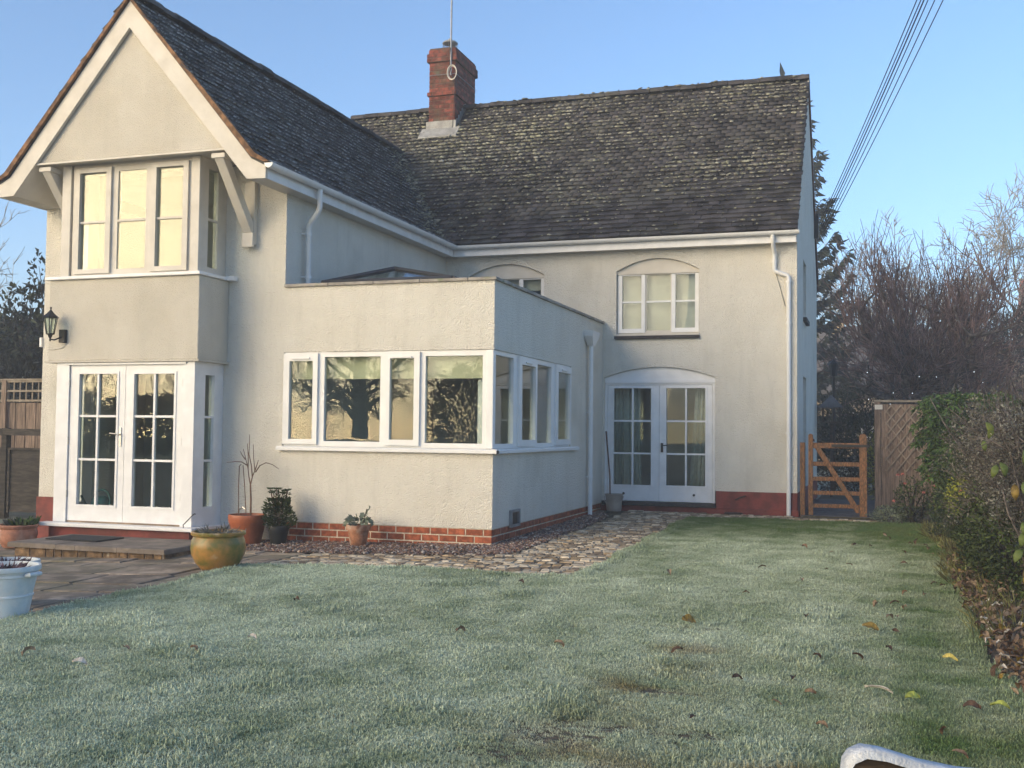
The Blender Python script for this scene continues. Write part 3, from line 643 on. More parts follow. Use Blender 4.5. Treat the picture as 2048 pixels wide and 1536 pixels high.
ec = MB(); ec.prism([(-.058, 0), *[(.058*math.cos(math.pi+math.pi*k/8), .058*math.sin(math.pi+math.pi*k/8)) for k in range(1, 8)], (.058, 0)], 0, W2+.05, W2+.056)
ec.v = [(x, y+D-.265, z+4.462) for x, y, z in ec.v]; ec.build('gutter_end', UPVC, house)
def downpipe(pts, clips, clipdir, r=.034):
    mb = MB(); mb.tube(pts, r, 12)
    o = mb.build('downpipe', UPVC, house, smooth='auto')
    for c in clips: MB().tube([(c[0], c[1], c[2]-.02), (c[0], c[1], c[2]+.02)], r+.008, 12).build('collar', UPVC, o, smooth='auto'); q = Vector(c); MB().tube([q, q+Vector(clipdir)], .009, 6).build('clip', UPVC, o)
    return o
downpipe([(-2.538, .36, 4.41), (-2.538, .36, 4.17), (-2.56, .37, 4.13), (-2.71, .43, 3.99), (-2.735, .44, 3.94), (-2.735, .45, 2.85)], [(-2.735, .44, 3.85), (-2.735, .45, 3.29)], (-.075, -.06, 0))
downpipe([(.065, 4.36, 2.70), (.065, 4.36, .03)], [(.065, 4.36, 1.62), (.065, 4.36, .62)], (-.065, -.05, 0), .036)
hp = MB(); hp.add([(.0, 4.13, 2.88), (.15, 4.13, 2.88), (.15, 4.59, 2.88), (0, 4.59, 2.88), (.0, 4.15, 2.80), (.14, 4.15, 2.80), (.14, 4.57, 2.80), (0, 4.57, 2.80), (.02, 4.30, 2.66), (.11, 4.30, 2.66), (.11, 4.42, 2.66), (.02, 4.42, 2.66)],
    [(0, 1, 2, 3)]+[(a, b, b+4, a+4) for k in (0, 4) for a, b in ((0+k, 3+k), (3+k, 2+k), (2+k, 1+k), (1+k, 0+k))]+[(8, 9, 10, 11)]); hp.build('rainwater_hopper', UPVC, house)
downpipe([(2.76, D-.265, 4.41), (2.76, D-.265, 4.34), (2.765, D-.22, 4.26), (2.77, D-.08, 4.17), (2.77, D-.055, 4.12), (2.77, D-.055, 3.90), (2.79, D-.055, 3.865), (2.96, D-.055, 3.80), (2.985, D-.055, 3.765), (2.985, D-.055, .055)],
         [(2.77, D-.055, 4.02), (2.985, D-.055, 3.70), (2.985, D-.055, 3.05), (2.985, D-.055, 1.33)], (-.05, .06, 0))
MB().tube([(2.79, D-.02, 3.84), (2.86, D-.012, 3.6), (2.93, D-.012, 3.32)], .004, 5).build('cable', CABLE, house)

# ---------------- roofs, tile by tile
tiles = []    # (matrix, front-facing size score, roof index)
def lay(O, U, Vv, nu, keep, gauge=.125, wd=.17, ln=.175, rows=None, ridx=0, bumpy=.004):
    O, U, Vv = Vector(O), Vector(U).normalized(), Vector(Vv); rows = rows or int(Vv.length/gauge); Vn = Vv.normalized(); N = U.cross(Vn)
    for r_ in range(rows):
        for c in range(-1, int(nu/wd)+1):
            u = (c+(r_ % 2)*.5)*wd+wd/2; v_ = r_*gauge
            if u < -wd*.05 or u > nu+wd*.05 or not keep(min(max(u, wd/2), nu-wd/2), v_): continue
            u = min(max(u, wd/2), nu-wd/2)
            P = O+U*(u+rnd.gauss(0, .004))+Vn*(v_+rnd.gauss(0, .005)-(.03 if rnd.random() < .012 else 0))+N*(rnd.gauss(0, bumpy))
            tl = .13+rnd.gauss(0, .03); V2 = (Vn*math.cos(tl)-N*math.sin(tl)).normalized(); N2 = U.cross(V2)
            tw = rnd.gauss(0, .012); U2 = (U*math.cos(tw)+V2*math.sin(tw)); V3 = N2.cross(U2)
            M_ = Matrix(((U2.x*wd*.97, V3.x*ln, N2.x, P.x), (U2.y*wd*.97, V3.y*ln, N2.y, P.y), (U2.z*wd*.97, V3.z*ln, N2.z, P.z), (0, 0, 0, 1)))
            vd = CAM-P; dist = vd.length; fac = max(0, N.dot(vd)/dist)
            tiles.append((M_, fac/dist**2 if dist > 0 else 0, ridx))
TV = [(-.5, 0, .010), (.5, 0, .010), (.5, 0, .029), (-.5, 0, .029), (-.5, 1, .0), (.5, 1, .0), (.5, 1, .012), (-.5, 1, .012)]
TF = [(0, 1, 2, 3), (3, 2, 6, 7), (0, 3, 7, 4), (1, 5, 6, 2)]
# main roof front slope; the wing roof meets it along a valley
ME, MR = (5.085, 4.475), (8.40, 7.87); mv = Vector((0, MR[0]-ME[0], MR[1]-ME[1]))
sl_k = (MR[1]-ME[1])/(MR[0]-ME[0])
WS = (-2.79, 4.60); WA = (-4.60, 6.745); wk = (WA[1]-WS[1])/(WA[0]-WS[0])
def wing_z(x): return WA[1]-abs(x-XC)*abs(wk)
def main_z(y): return ME[1]+(y-ME[0])*sl_k
def keep_main(u, v_):
    x = -8+u; y = ME[0]+v_/mv.length*(MR[0]-ME[0]); z = main_z(y)
    if -4.40 < x < -3.55 and 7.95 < y: return False
    return x > -2.55 or z > wing_z(x)-.06
lay((-8, ME[0], ME[1]), (1, 0, 0), mv, W2+.04+8, keep_main, ridx=0)
def keep_wing(u, v_):
    y = -.90+u; z = WS[1]+v_/wv.length*(WA[1]-WS[1])
    return y < 5.2 or z > main_z(y)-.05
wv = Vector((WA[0]-WS[0], 0, WA[1]-WS[1]))
lay((WS[0], -.90, WS[1]), (0, 1, 0), wv, 8.3, keep_wing, ridx=1)
sv = Vector((WS[0]+2.53, 0, WS[1]-4.47)); lay((-2.53, -.90, 4.47), (0, 1, 0), sv, 6.1, lambda u, v_: True, ridx=1, rows=2, gauge=.13)
wv2 = Vector((XC-(2*XC-WS[0]), 0, WA[1]-WS[1])); lay((2*XC-WS[0], 7.2, WS[1]), (0, -1, 0), wv2, 8.1, lambda u, v_: True, ridx=1)
lay((2*XC+2.53, 7.2, 4.47), (0, -1, 0), Vector((-sv.x, 0, sv.z)), 8.1, lambda u, v_: True, ridx=1, rows=2, gauge=.13)
lay((W2+.02, BACK+.3, 4.475), (-1, 0, 0), Vector((0, 8.4-BACK-.3, 7.87-4.475)), 4, lambda u, v_: True, ridx=0)
rm = MB(); rm.box(-8, W2-.01, 0, .02, 0, 0)
deck = MB(); e = .03
deck.add([(-8, ME[0]+.05, ME[1]-.01), (W2-.005, ME[0]+.05, ME[1]-.01), (W2-.005, 8.4, 7.845), (-8, 8.4, 7.845), (W2-.005, BACK+.25, 4.47), (-8, BACK+.25, 4.47),
          (-8, ME[0]+.05, ME[1]-.06), (W2-.005, ME[0]+.05, ME[1]-.06), (W2-.005, 8.4, 7.79), (-8, 8.4, 7.79), (W2-.005, BACK+.25, 4.42), (-8, BACK+.25, 4.42)],
         [(0, 1, 2, 3), (3, 2, 4, 5), (6, 9, 8, 7), (9, 11, 10, 8), (0, 6, 7, 1), (1, 7, 8, 2), (2, 8, 10, 4), (4, 10, 11, 5), (0, 3, 9, 6), (3, 5, 11, 9)])
roof0 = deck.build('roof', TILE, house)
d2 = MB(); d2.prism([(-2.56, 4.455), (-2.80, 4.58), (-4.60, 6.72), (-6.40, 4.58), (-6.64, 4.455), (-6.64, 4.42), (-6.40, 4.54), (-4.60, 6.67), (-2.80, 4.54), (-2.56, 4.42)], 1, -.86, 7.35); roof1 = d2.build('roof', TILE, house)
tiles.sort(key=lambda q: -q[1])
TFROST = mat('frosted_tile_edge', (.24, .25, .26), .9, .35, 22, island=.5)
tmeshes = []
for q in range(2):
    tmesh = bpy.data.meshes.new('tile'); tmesh.from_pydata(TV, [], TF); tmesh.materials.append(TILE1)
    if q: tmesh.materials.append(TFROST); tmesh.polygons[0].material_index = 1
    tmeshes.append(tmesh)
rest = [([], []), ([], [])]
for k, (M_, s_, ri) in enumerate(tiles):
    if k < 300:
        o = link('tile', tmeshes[ri], None, (roof0, roof1)[ri]); o.matrix_local = M_
    else:
        v_, f_ = rest[ri]; o_ = len(v_); v_ += [tuple(M_ @ Vector(q)) for q in TV]; f_ += [tuple(i+o_ for i in q) for q in TF]
for ri, pr in ((0, roof0), (1, roof1)): 
    ft = fast('far_tiles', rest[ri][0], rest[ri][1], TILE, pr, kind='stuff')
    if ri: ft.data.materials.append(TFROST); ft.data.polygons.foreach_set('material_index', np.tile([1, 0, 0, 0], len(ft.data.polygons)//4).astype(np.int32))
# ridge tiles
def ridge(parent, a, b, step=.30):
    a, b = Vector(a), Vector(b); n_ = max(1, round((b-a).length/step)); step = (b-a).length/n_; dr_ = (b-a).normalized(); sd_ = dr_.cross(Vector((0, 0, 1)))
    for i in range(n_):
        p0, p1 = a+dr_*(i*step+.004), a+dr_*((i+1)*step-.004); j = Vector((0, 0, rnd.gauss(0, .006))); mb = MB(); vs_ = []
        for q in (p0, p1):
            for k in range(7):
                an = -.25+(math.pi+.5)*k/6; vs_.append(tuple(q+j+sd_*(.115*math.cos(an))+Vector((0, 0, .085*math.sin(an)-.025))))
        mb.add(vs_, [(k, k+1, 8+k, 7+k) for k in range(6)]+[tuple(range(7)), tuple(range(7, 14))[::-1]]); mb.build('ridge_tile', TILE1, parent)
ridge(roof0, (-6.2, 8.4, 7.90), (-4.30, 8.4, 7.90)); ridge(roof0, (-3.68, 8.4, 7.90), (W2+.03, 8.4, 7.90)); ridge(roof1, (XC, -.92, 6.775), (XC, 7.2, 6.775))
# verge under-cloak on the front gable and dark verge board on the rear slope
for sgn in (1, -1):
    q = [(-4.60, 6.69), (-2.79, 4.56), (-2.60, 4.48), (-2.54, 4.485), (-2.74, 4.60), (-4.60, 6.74)]
    if sgn < 0: q = mx_(q)
    MB().prism(q, 1, -.90, -.84).build('verge', UNDERCLOAK, roof1)
MB().prism([(8.42, 7.88), (8.42, 7.68), (BACK+.28, 4.35), (BACK+.28, 4.52)], 0, W2+.002, W2+.03).build('verge_board', WOODHANDLE, roof0)
MB().prism([(5.10, 4.46), (8.38, 7.85), (8.38, 7.80), (5.14, 4.44)], 0, W2-.004, W2+.025).build('verge', COPING, roof0)
# moss cushions on the main slope, thickest under the chimney, and along the valley
mv_, mf_ = [], []
ico = [(0, 0, 1), (.89, 0, .45), (.28, .85, .45), (-.72, .53, .45), (-.72, -.53, .45), (.28, -.85, .45), (.72, .53, -.3), (-.28, .85, -.3), (-.89, 0, -.3), (-.28, -.85, -.3), (.72, -.53, -.3)]
icf = [(0, 1, 2), (0, 2, 3), (0, 3, 4), (0, 4, 5), (0, 5, 1), (1, 6, 2), (2, 7, 3), (3, 8, 4), (4, 9, 5), (5, 10, 1), (6, 7, 2), (7, 8, 3), (8, 9, 4), (9, 10, 5), (10, 6, 1)]
mn = mv.normalized(); NN = Vector((1, 0, 0)).cross(mn)
def moss(P, U_, V_, N_, r_):
    o_ = len(mv_); a = rnd.uniform(.9, 1.7); h = rnd.uniform(.35, .65)
    ph = rnd.uniform(0, 6.28); c, s_ = math.cos(ph), math.sin(ph)
    for q in ico:
        k = rnd.uniform(.75, 1.25); x, y_ = q[0]*c-q[1]*s_, q[0]*s_+q[1]*c
        mv_.append(tuple(P+U_*(x*r_*a*k)+V_*(y_*r_*.7*k)+N_*(q[2]*r_*h*k)))
    mf_.extend(tuple(i+o_ for i in f_) for f_ in icf)
for _ in range(17000):
    u = rnd.uniform(0, 11.1); v_ = rnd.uniform(0, 1)**.85*mv.length
    if not keep_main(u, v_): continue
    x = -8+u; dens = .30+.62*noise.noise((x*.8, v_*.8, 1.))+.25*noise.noise((x*3, v_*3, 5.))+.12*(v_/mv.length)
    dens += .75*math.exp(-(((x+3.2)/1.0)**2+((v_-3.1)/1.1)**2))
    if v_ < .8: dens *= .5
    if rnd.random() > dens: continue
    row = round(v_/.125)*.125
    moss(Vector((x, ME[0], ME[1]))+mn*(row+rnd.uniform(-.01, .03))+NN*.03, Vector((1, 0, 0)), mn, NN, rnd.choice([.012, .016, .02, .026, .034])*(1.2 if dens > .6 else .9))
for k in range(420):     # ridge and valley moss
    t_ = rnd.random()
    if k < 190: moss(Vector((-3.6+6.62*t_, 8.4+rnd.uniform(-.12, .1), 7.95-abs(rnd.gauss(0, .03)))), Vector((1, 0, 0)), Vector((0, 1, 0)), Vector((0, 0, 1)), rnd.uniform(.02, .045))
    else:
        xx = -2.6-t_*1.95; z = wing_z(xx); yy = ME[0]+(z-ME[1])/sl_k
        moss(Vector((xx+rnd.uniform(-.02, .16)*.5, yy-abs(rnd.gauss(0, .38)), z+.025)), Vector((1, 0, 0)), mn, NN, rnd.uniform(.012, .035))
wn_ = wv.normalized(); WN = Vector((0, 1, 0)).cross(wn_)
for _ in range(2600):     # thin frost-grey moss on the wing slope, thicker towards the valley
    u = rnd.uniform(0, 8.2); v_ = rnd.uniform(0, wv.length)
    if not keep_wing(u, v_): continue
    y = -.9+u; near = max(0, 1-(ME[0]+(WS[1]+v_/wv.length*(WA[1]-WS[1])-ME[1])/sl_k-y)/1.2)
    if rnd.random() > .30+.3*noise.noise((u, v_, 3.))+.6*near: continue
    moss(Vector((WS[0], y, WS[1]))+wn_*(round(v_/.125)*.125+.005)+WN*.025, Vector((0, 1, 0)), wn_, WN, rnd.choice([.008, .012, .016])*(1+near))
fast('moss', mv_, mf_, MOSS, roof0, kind='stuff', smooth=True)

# ---------------- chimney
CX0, CX1, CY0, CY1 = -4.235, -3.665, 7.86, 9.02
ch = MB().box(CX0+.012, CX1-.012, CY0+.012, CY1-.012, 6.9, 9.0).build('chimney', CMORTAR, house)
cz = 7.24; chh = .0865
def ring(z, rows, grow, st):
    bricks(ch, (CX0-grow, CY0+.012-grow), 'x', CX1-CX0+2*grow, z, rows, chh, .225, CBRICK, start=st)
    bricks(ch, (CX1-.012+grow, CY0-grow), 'y', CY1-CY0+2*grow, z, rows, chh, .225, CBRICK, start=st+1)
ring(cz, 9, 0, 0)
MB().box(CX0-.02, CX1+.02, CY0-.02, CY1+.02, cz+9*chh+.004, cz+10*chh-.004).build('band_core', CMORTAR, ch); ring(cz+9*chh, 1, .032, 1)
ring(cz+10*chh, 7, 0, 0)
MB().box(CX0-.03, CX1+.03, CY0-.03, CY1+.03, cz+17*chh, cz+19*chh-.002).build('band_core', CMORTAR, ch); ring(cz+17*chh, 2, .042, 1)
MB().box(CX0-.0, CX1+.0, CY0-.0, CY1+.0, cz+19*chh, cz+20*chh).build('band_core', CMORTAR, ch); ring(cz+19*chh, 1, .012, 0)
tz = cz+20*chh
MB().add([(CX0+.02, CY0+.02, tz), (CX1-.02, CY0+.02, tz), (CX1-.02, CY1-.02, tz), (CX0+.02, CY1-.02, tz), (CX0+.2, CY0+.25, tz+.06), (CX1-.2, CY0+.25, tz+.06), (CX1-.2, CY1-.25, tz+.06), (CX0+.2, CY1-.25, tz+.06)],
         [(0, 1, 5, 4), (1, 2, 6, 5), (2, 3, 7, 6), (3, 0, 4, 7), (4, 5, 6, 7)]).build('flaunching', CMORTAR, ch)
ccx, ccy = -3.93, 8.22
cw = part('chimney_cowl', house)
MB().lathe([(.09, 0), (.10, .02), (.085, .07), (.07, .08)], (ccx, ccy, tz+.03), 16).build('flue_pot', LEAD, cw)
MB().lathe([(.0, .315), (.03, .31), (.05, .275), (.12, .25), (.155, .225), (.158, .205), (.148, .20), (.10, .215), (.0, .22)], (ccx, ccy, tz+.02), 24).build('cowl_cap', LEAD, cw, smooth='auto')
cg = MB()
for k in range(18): a = 2*math.pi*k/18; cg.tube([(ccx+.145*math.cos(a), ccy+.145*math.sin(a), tz+.02), (ccx+.145*math.cos(a), ccy+.145*math.sin(a), tz+.225)], .004, 4)
cg.build('cowl_mesh', GALV, cw)
fl = MB(); fl.box(CX0-.035, CX1+.035, CY0-.035, CY0-.004, 7.2, 7.50); fl.prism([(CY0-.24, 7.115), (CY0-.02, 7.34), (CY0-.02, 7.365), (CY0-.24, 7.14)], 0, CX0-.12, CX1+.12)
zz = 7.22
for k in range(6):
    y0 = CY0-.02+k*.095; z0 = 7.34+k*.095*sl_k; fl.prism([(y0, z0-.1), (y0+.13, z0+.03), (y0+.115, z0+.16), (y0, z0+.12)], 0, CX1+.002, CX1+.014)
fl.build('flashing', LEAD, ch)
# aerial mast strapped to the chimney with a coil of cable
am = thing('aerial_mast', 'tall thin grey aerial pole strapped to the brick chimney', 'aerial pole', (-3.74, CY0-.05, 8.6))
MB().tube([(-3.742, CY0-.05, 8.40), (-3.742, CY0-.05, 11.6)], .019, 8).build('pole', GALV, am)
MB().tube([(CX0-.02, CY0-.02, 8.44), (-3.74, CY0-.03, 8.44), (CX1+.02, CY0-.015, 8.44), (CX1+.02, CY1+.01, 8.44)], .006, 5).build('lashing', GALV, am)
cc = MB()
for k in range(3): cc.tube([(-3.70+(.085+.008*k)*math.cos(a*.5), CY0-.075-.012*k, 8.44+(.13+.01*k)*math.sin(a*.5)) for a in np.linspace(0, 4*math.pi, 20)], .008, 5)
cc.build('cable_coil', WHITE_OLD, am)
MB().tube([(-3.742, CY0-.075, 8.95), (-3.78, CY0-.07, 8.75), (-3.74, CY0-.07, 8.5), (-3.655, CY0-.05, 8.2), (-3.67, CY0-.04, 7.8), (-3.70, CY0-.04, 7.3), (-3.63, 7.45, 7.0), (-3.35, 7.3, 6.82)], .006, 5).build('cable', CABLE, am)

# ------------------------------------------------------------------ scatter by geometry nodes (uncountable stuff)
def scatter(name, P, rot, scl, idx, srcs, attrs=None, kind='stuff', label=None):
    c = bpy.data.collections.new(name+'_source')
    for k, (me) in enumerate(srcs):
        o = bpy.data.objects.new('%s_source_%d' % (name, k), me); c.objects.link(o)
    me = bpy.data.meshes.new(name); P = np.asarray(P, np.float32); N = len(P)
    me.vertices.add(N); me.vertices.foreach_set('co', P.ravel())
    def at(nm, ty, arr):
        a = me.attributes.new(nm, ty, 'POINT'); a.data.foreach_set('vector' if ty == 'FLOAT_VECTOR' else 'value', np.asarray(arr).ravel())
    at('rot', 'FLOAT_VECTOR', np.asarray(rot, np.float32)); at('scl', 'FLOAT', np.asarray(scl, np.float32)); at('idx', 'INT', np.asarray(idx, np.int32))
    for k, v in (attrs or {}).items(): at(k, 'FLOAT', np.asarray(v, np.float32))
    o = bpy.data.objects.new(name, me); COL.objects.link(o); o['kind'] = kind
    ng = bpy.data.node_groups.new(name+'_scatter', 'GeometryNodeTree')
    ng.interface.new_socket('Geometry', in_out='INPUT', socket_type='NodeSocketGeometry'); ng.interface.new_socket('Geometry', in_out='OUTPUT', socket_type='NodeSocketGeometry')
    n = ng.nodes.new; L = ng.links.new
    gi, go, ip, ci = n('NodeGroupInput'), n('NodeGroupOutput'), n('GeometryNodeInstanceOnPoints'), n('GeometryNodeCollectionInfo')
    ci.inputs['Collection'].default_value = c; ci.inputs['Separate Children'].default_value = True; ci.inputs['Reset Children'].default_value = True
    def na(nm, ty):
        q = n('GeometryNodeInputNamedAttribute'); q.data_type = ty; q.inputs['Name'].default_value = nm; return q.outputs['Attribute']
    er = n('FunctionNodeEulerToRotation'); L(na('rot', 'FLOAT_VECTOR'), er.inputs[0])
    L(gi.outputs[0], ip.inputs['Points']); L(ci.outputs[0], ip.inputs['Instance']); ip.inputs['Pick Instance'].default_value = True
    L(na('idx', 'INT'), ip.inputs['Instance Index']); L(er.outputs[0], ip.inputs['Rotation']); L(na('scl', 'FLOAT'), ip.inputs['Scale']); L(ip.outputs[0], go.inputs[0])
    md = o.modifiers.new('scatter', 'NODES'); md.node_group = ng
    return o

# ---- lawn grass: frosted tufts
gm = bpy.data.materials.new('frosted_grass'); gm.use_nodes = True; t = gm.node_tree; L = t.links.new; b = t.nodes['Principled BSDF']
b.inputs['Roughness'].default_value = .75; b.inputs['Specular IOR Level'].default_value = .2
def attr(nm, ty): a = nd(t, 'ShaderNodeAttribute', attribute_name=nm, attribute_type=ty); return a.outputs['Fac']
tip, fro, dry = attr('tip', 'GEOMETRY'), attr('frost', 'INSTANCER'), attr('dry', 'INSTANCER')
g = nd(t, 'ShaderNodeNewGeometry')
m1 = nd(t, 'ShaderNodeMix', data_type='RGBA'); m1.inputs[6].default_value = (.10, .165, .055, 1); m1.inputs[7].default_value = (.28, .22, .11, 1); L(dry, m1.inputs[0])
mu = nd(t, 'ShaderNodeMapRange'); mu.inputs[3].default_value = .30; mu.inputs[4].default_value = 1.0; L(tip, mu.inputs[0])
mm = nd(t, 'ShaderNodeMath', operation='MULTIPLY'); L(mu.outputs[0], mm.inputs[0]); L(fro, mm.inputs[1])
m2 = nd(t, 'ShaderNodeMix', data_type='RGBA'); m2.inputs[7].default_value = (.66, .74, .58, 1); L(mm.outputs[0], m2.inputs[0]); L(m1.outputs[2], m2.inputs[6])
hs = nd(t, 'ShaderNodeHueSaturation'); mr2 = nd(t, 'ShaderNodeMapRange'); mr2.inputs[3].default_value = .55; mr2.inputs[4].default_value = 1.4; L(g.outputs['Random Per Island'], mr2.inputs[0]); L(mr2.outputs[0], hs.inputs['Value']); L(m2.outputs[2], hs.inputs['Color']); L(hs.outputs[0], b.inputs['Base Color'])
def tuft(seed, nb=34, rad=.045, h=(.03, .055), w=.0026, lean=.5):
    rg = random.Random(seed); V_, F_, T_ = [], [], []
    for _ in range(nb):
        a = rg.uniform(0, 6.28); r_ = rad*math.sqrt(rg.random()); x, y = r_*math.cos(a), r_*math.sin(a)
        hh = rg.uniform(*h); la = rg.uniform(0, 6.28); ln = abs(rg.gauss(0, lean))*hh; dx, dy = ln*math.cos(la), ln*math.sin(la)
        fa = rg.uniform(0, 6.28); sx, sy = w*math.cos(fa), w*math.sin(fa); o_ = len(V_)
        V_ += [(x-sx, y-sy, -.005), (x+sx, y+sy, -.005), (x+dx*.4+sx*.8, y+dy*.4+sy*.8, hh*.6), (x+dx*.4-sx*.8, y+dy*.4-sy*.8, hh*.6), (x+dx*1.1, y+dy*1.1, hh*.95-ln*.25)]
        T_ += [0, 0, .6, .6, 1.]; F_ += [(o_, o_+1, o_+2, o_+3), (o_+3, o_+2, o_+4)]
    me = bpy.data.meshes.new('tuft'); me.from_pydata(V_, [], F_); a_ = me.attributes.new('tip', 'FLOAT', 'POINT'); a_.data.foreach_set('value', T_); me.materials.append(gm); return me
tufts = [tuft(1, 54, .05, (.014, .030), .0023, .8), tuft(2, 54, .05, (.013, .028), .0023, 1.), tuft(3, 46, .05, (.010, .024), .0022, 1.1), tuft(4, 30, .04, (.02, .046), .0024, 1.)]
BARE = [(2.85, -7.25, .28, .22), (2.98, -7.02, .22, .15), (3.15, -6.25, .25, .12), (2.75, -7.55, .2, .15), (3.05, -4.45, .25, .12), (3.2, -7.9, .25, .2), (3.45, -7.0, .2, .1)]
DRYP = [(3.0, -7.3, .8, .8), (3.1, -6.2, .5, .8), (3.2, -5.2, .4, .7), (3.9, -7.6, .6, .4)]
gp, gr, gs, gi_, gf, gd = [], [], [], [], [], []
rg = random.Random(11)
for _ in range(150000):
    x = rg.uniform(-1.9, 5.0); y = rg.uniform(-8.6, 4.3)
    if x < 1.55 and y > -2.2: continue
    if not lawn_edge_ok(x, y, rg.uniform(-.03, .02)): continue
    bare = max([0]+[1-math.hypot((x-a)/c, (y-b)/e) for a, b, c, e in BARE])
    if bare > 0 and rg.random() < bare*.8: continue
    dr_ = max([0]+[1-math.hypot((x-a)/c, (y-b)/e) for a, b, c, e in DRYP])
    dr_ = max(0, min(1, dr_*1.3*(.55+1.2*noise.noise((x*2.6, y*2.6, 17.))+.5*noise.noise((x*8, y*8, 2.)))))
    n1 = noise.noise((x*.8, y*.8, 0.)); n2 = noise.noise((x*3., y*3., 4.)); n3 = noise.noise((x*9, y*9, 9.))
    f_ = .72+.34*n1+.34*n2+.22*n3
    f_ -= .75*max(0, min(1, (y-.6+.8*n1)/2.4))              # unfrosted strip under the house
    f_ -= .50*max(0, min(1, (x-3.9)/.9))*max(0, min(1, (y+7.5)/2.)) # greener beside the hedge
    f_ -= .25*max(0, min(1, (x-2.6)/1.5))*max(0, min(1, (-5.-y)/2.))
    f_ += .16*max(0, min(1, (1.5-x)/2.))
    dd = max(0, .22*n2+.14*n3+.08)+.8*dr_; f_ -= .45*dr_
    edge = not lawn_edge_ok(x, y, .08)
    big = noise.noise((x*1.7, y*1.7, 21.)) > .32 or edge
    gp.append((x, y, lawn_z(x, y)-.004)); gr.append((rg.gauss(0, .12), rg.gauss(0, .12), rg.uniform(0, 6.28)))
    k = 3 if big and rg.random() < .5 else (2 if bare > 0 or dr_ > .4 else rg.choice([0, 1, 2]))
    gs.append(rg.uniform(.7, 1.15)*(1.15 if big else .9)*(.7 if bare > 0 else 1)); gi_.append(k); gf.append(max(0, min(1, f_))); gd.append(max(0, min(1, dd)))
scatter('lawn_grass', gp, gr, gs, gi_, tufts, {'frost': gf, 'dry': gd})['label'] = 'frosted short lawn grass'

# ---- gravel strip round the extension
def stone(seed, m):
    rg = random.Random(seed); vs_ = [(q[0]*rg.uniform(.7, 1.2), q[1]*rg.uniform(.6, 1.), q[2]*rg.uniform(.4, .8)) for q in ico]
    me = bpy.data.meshes.new('pebble'); me.from_pydata(vs_, [], icf); me.materials.append(m); return me
PEB = [mat('pebble_brown', (0.270, 0.169, 0.115), .8, .2, 30), mat('pebble_red_brown', (0.189, 0.101, 0.081), .8, .2, 30), mat('pebble_grey', (0.324, 0.270, 0.243), .8, .2, 30), mat('pebble_pale', (.52, .45, .38), .8, .1, 30), mat('pebble_dark', (0.095, 0.074, 0.068), .8, .2, 30)]
pebs = [stone(50+k, m) for k, m in enumerate(PEB)]
def grav_z(x, y): return -.028+.022*min(0, x)+.010*max(0, y)
gb = MB()
gpts = [(-3.5, -1.0), (-2.9, -1.02), (-1.2, -1.18), (-.1, -1.22), (.30, -1.12), (.52, -.85), (.545, .6), (.52, 2.6), (.40, 4.0), (.18, 4.75), (.02, 5.2)]
ipts = [(-3.5, .1), (-2.9, .1), (-1.2, .1), (-.1, .1), (-.1, .1), (-.1, .2), (-.1, .6), (-.1, 2.6), (-.1, 4.), (-.1, 4.75), (-.1, 5.2)]
for k in range(len(gpts)-1):
    gb.add([(*ipts[k], grav_z(*ipts[k])), (*gpts[k], G(*gpts[k])+.0), (*gpts[k+1], G(*gpts[k+1])+.0), (*ipts[k+1], grav_z(*ipts[k+1]))], [(0, 1, 2, 3)])
struct(gb.build('gravel_strip', SOIL))
sp_, sr_, ss_, si_ = [], [], [], []
for _ in range(11000):
    if rg.random() < .5: x, y = rg.uniform(-3.45, .5), rg.uniform(-1.22, .0); ok = y > np.interp(x, [-3.5, -2.9, -1.2, -.1, .3, .52], [-1.0, -1.02, -1.18, -1.22, -1.12, -.85])+rg.uniform(-.05, .06)
    else: x, y = rg.uniform(.0, .56), rg.uniform(-.9, 5.15); ok = x < np.interp(y, [-1.1, -.85, .6, 2.6, 4., 4.75, 5.2], [.3, .52, .545, .52, .40, .18, .02])+rg.uniform(-.05, .05)
    if not ok or (x > -3.68 and x < -3.5) : continue
    tt = min(1, max(0, (-y)/1.1 if x < 0 else x/.5)); z = grav_z(min(x, 0), max(0, y))*(1-tt)+G(x, y)*tt+.004
    sp_.append((x, y, z+rg.uniform(-.004, .012))); sr_.append((rg.uniform(-.6, .6), rg.uniform(-.6, .6), rg.uniform(0, 6.28))); ss_.append(rg.choice([.009, .012, .014, .018, .022])); si_.append(rg.choices(range(5), [5, 5, 4, 1.2, 4])[0])
scatter('gravel', sp_, sr_, ss_, si_, pebs)['label'] = 'red-brown gravel round the extension'

# ------------------------------------------------------------------ doorstep, mat, pots
stp = thing('doorstep', 'low brick step topped with paving slabs before the bay doors', 'doorstep', (-4.22, -1.33, -.18))
MB().box(-5.24, -3.20, -1.82, -.70, -.28, -.082).build('step_core', MORTAR, stp)
def brow(ax, x0, ln, y0, m=SBRICK):
    u = 0; ki = 0
    while u < ln-.02:
        bl = rnd.choice([.225, .225, .113]); e = min(u+bl, ln)
        o = MB().box(-(e-u)/2+.006, (e-u)/2-.006, -.014, 0, -.055, .055).build('brick', m, stp, bevel=.004); o.rotation_euler = (rnd.gauss(0, .01), 0, 0 if ax == 'x' else math.pi/2)
        P_ = Vector((x0+(u+e)/2, y0, -.14)) if ax == 'x' else Vector((x0, y0+(u+e)/2, -.14)); o.location = P_-stp.location; u = e
brow('x', -5.24, 2.04, -1.82); brow('y', -3.20, 1.1, -1.82)
o = MB().box(-5.24, -3.20, -1.832, -1.818, -.28, -.197).build('footing_brick', SBRICK, stp)
for a, b_ in ((-5.30, -4.62), (-4.615, -4.35), (-4.345, -3.78), (-3.775, -3.15)): slab_obj('slab', a, b_, -1.88, -.82, -.03, .055, SLABTOP, stp, jit=.003)
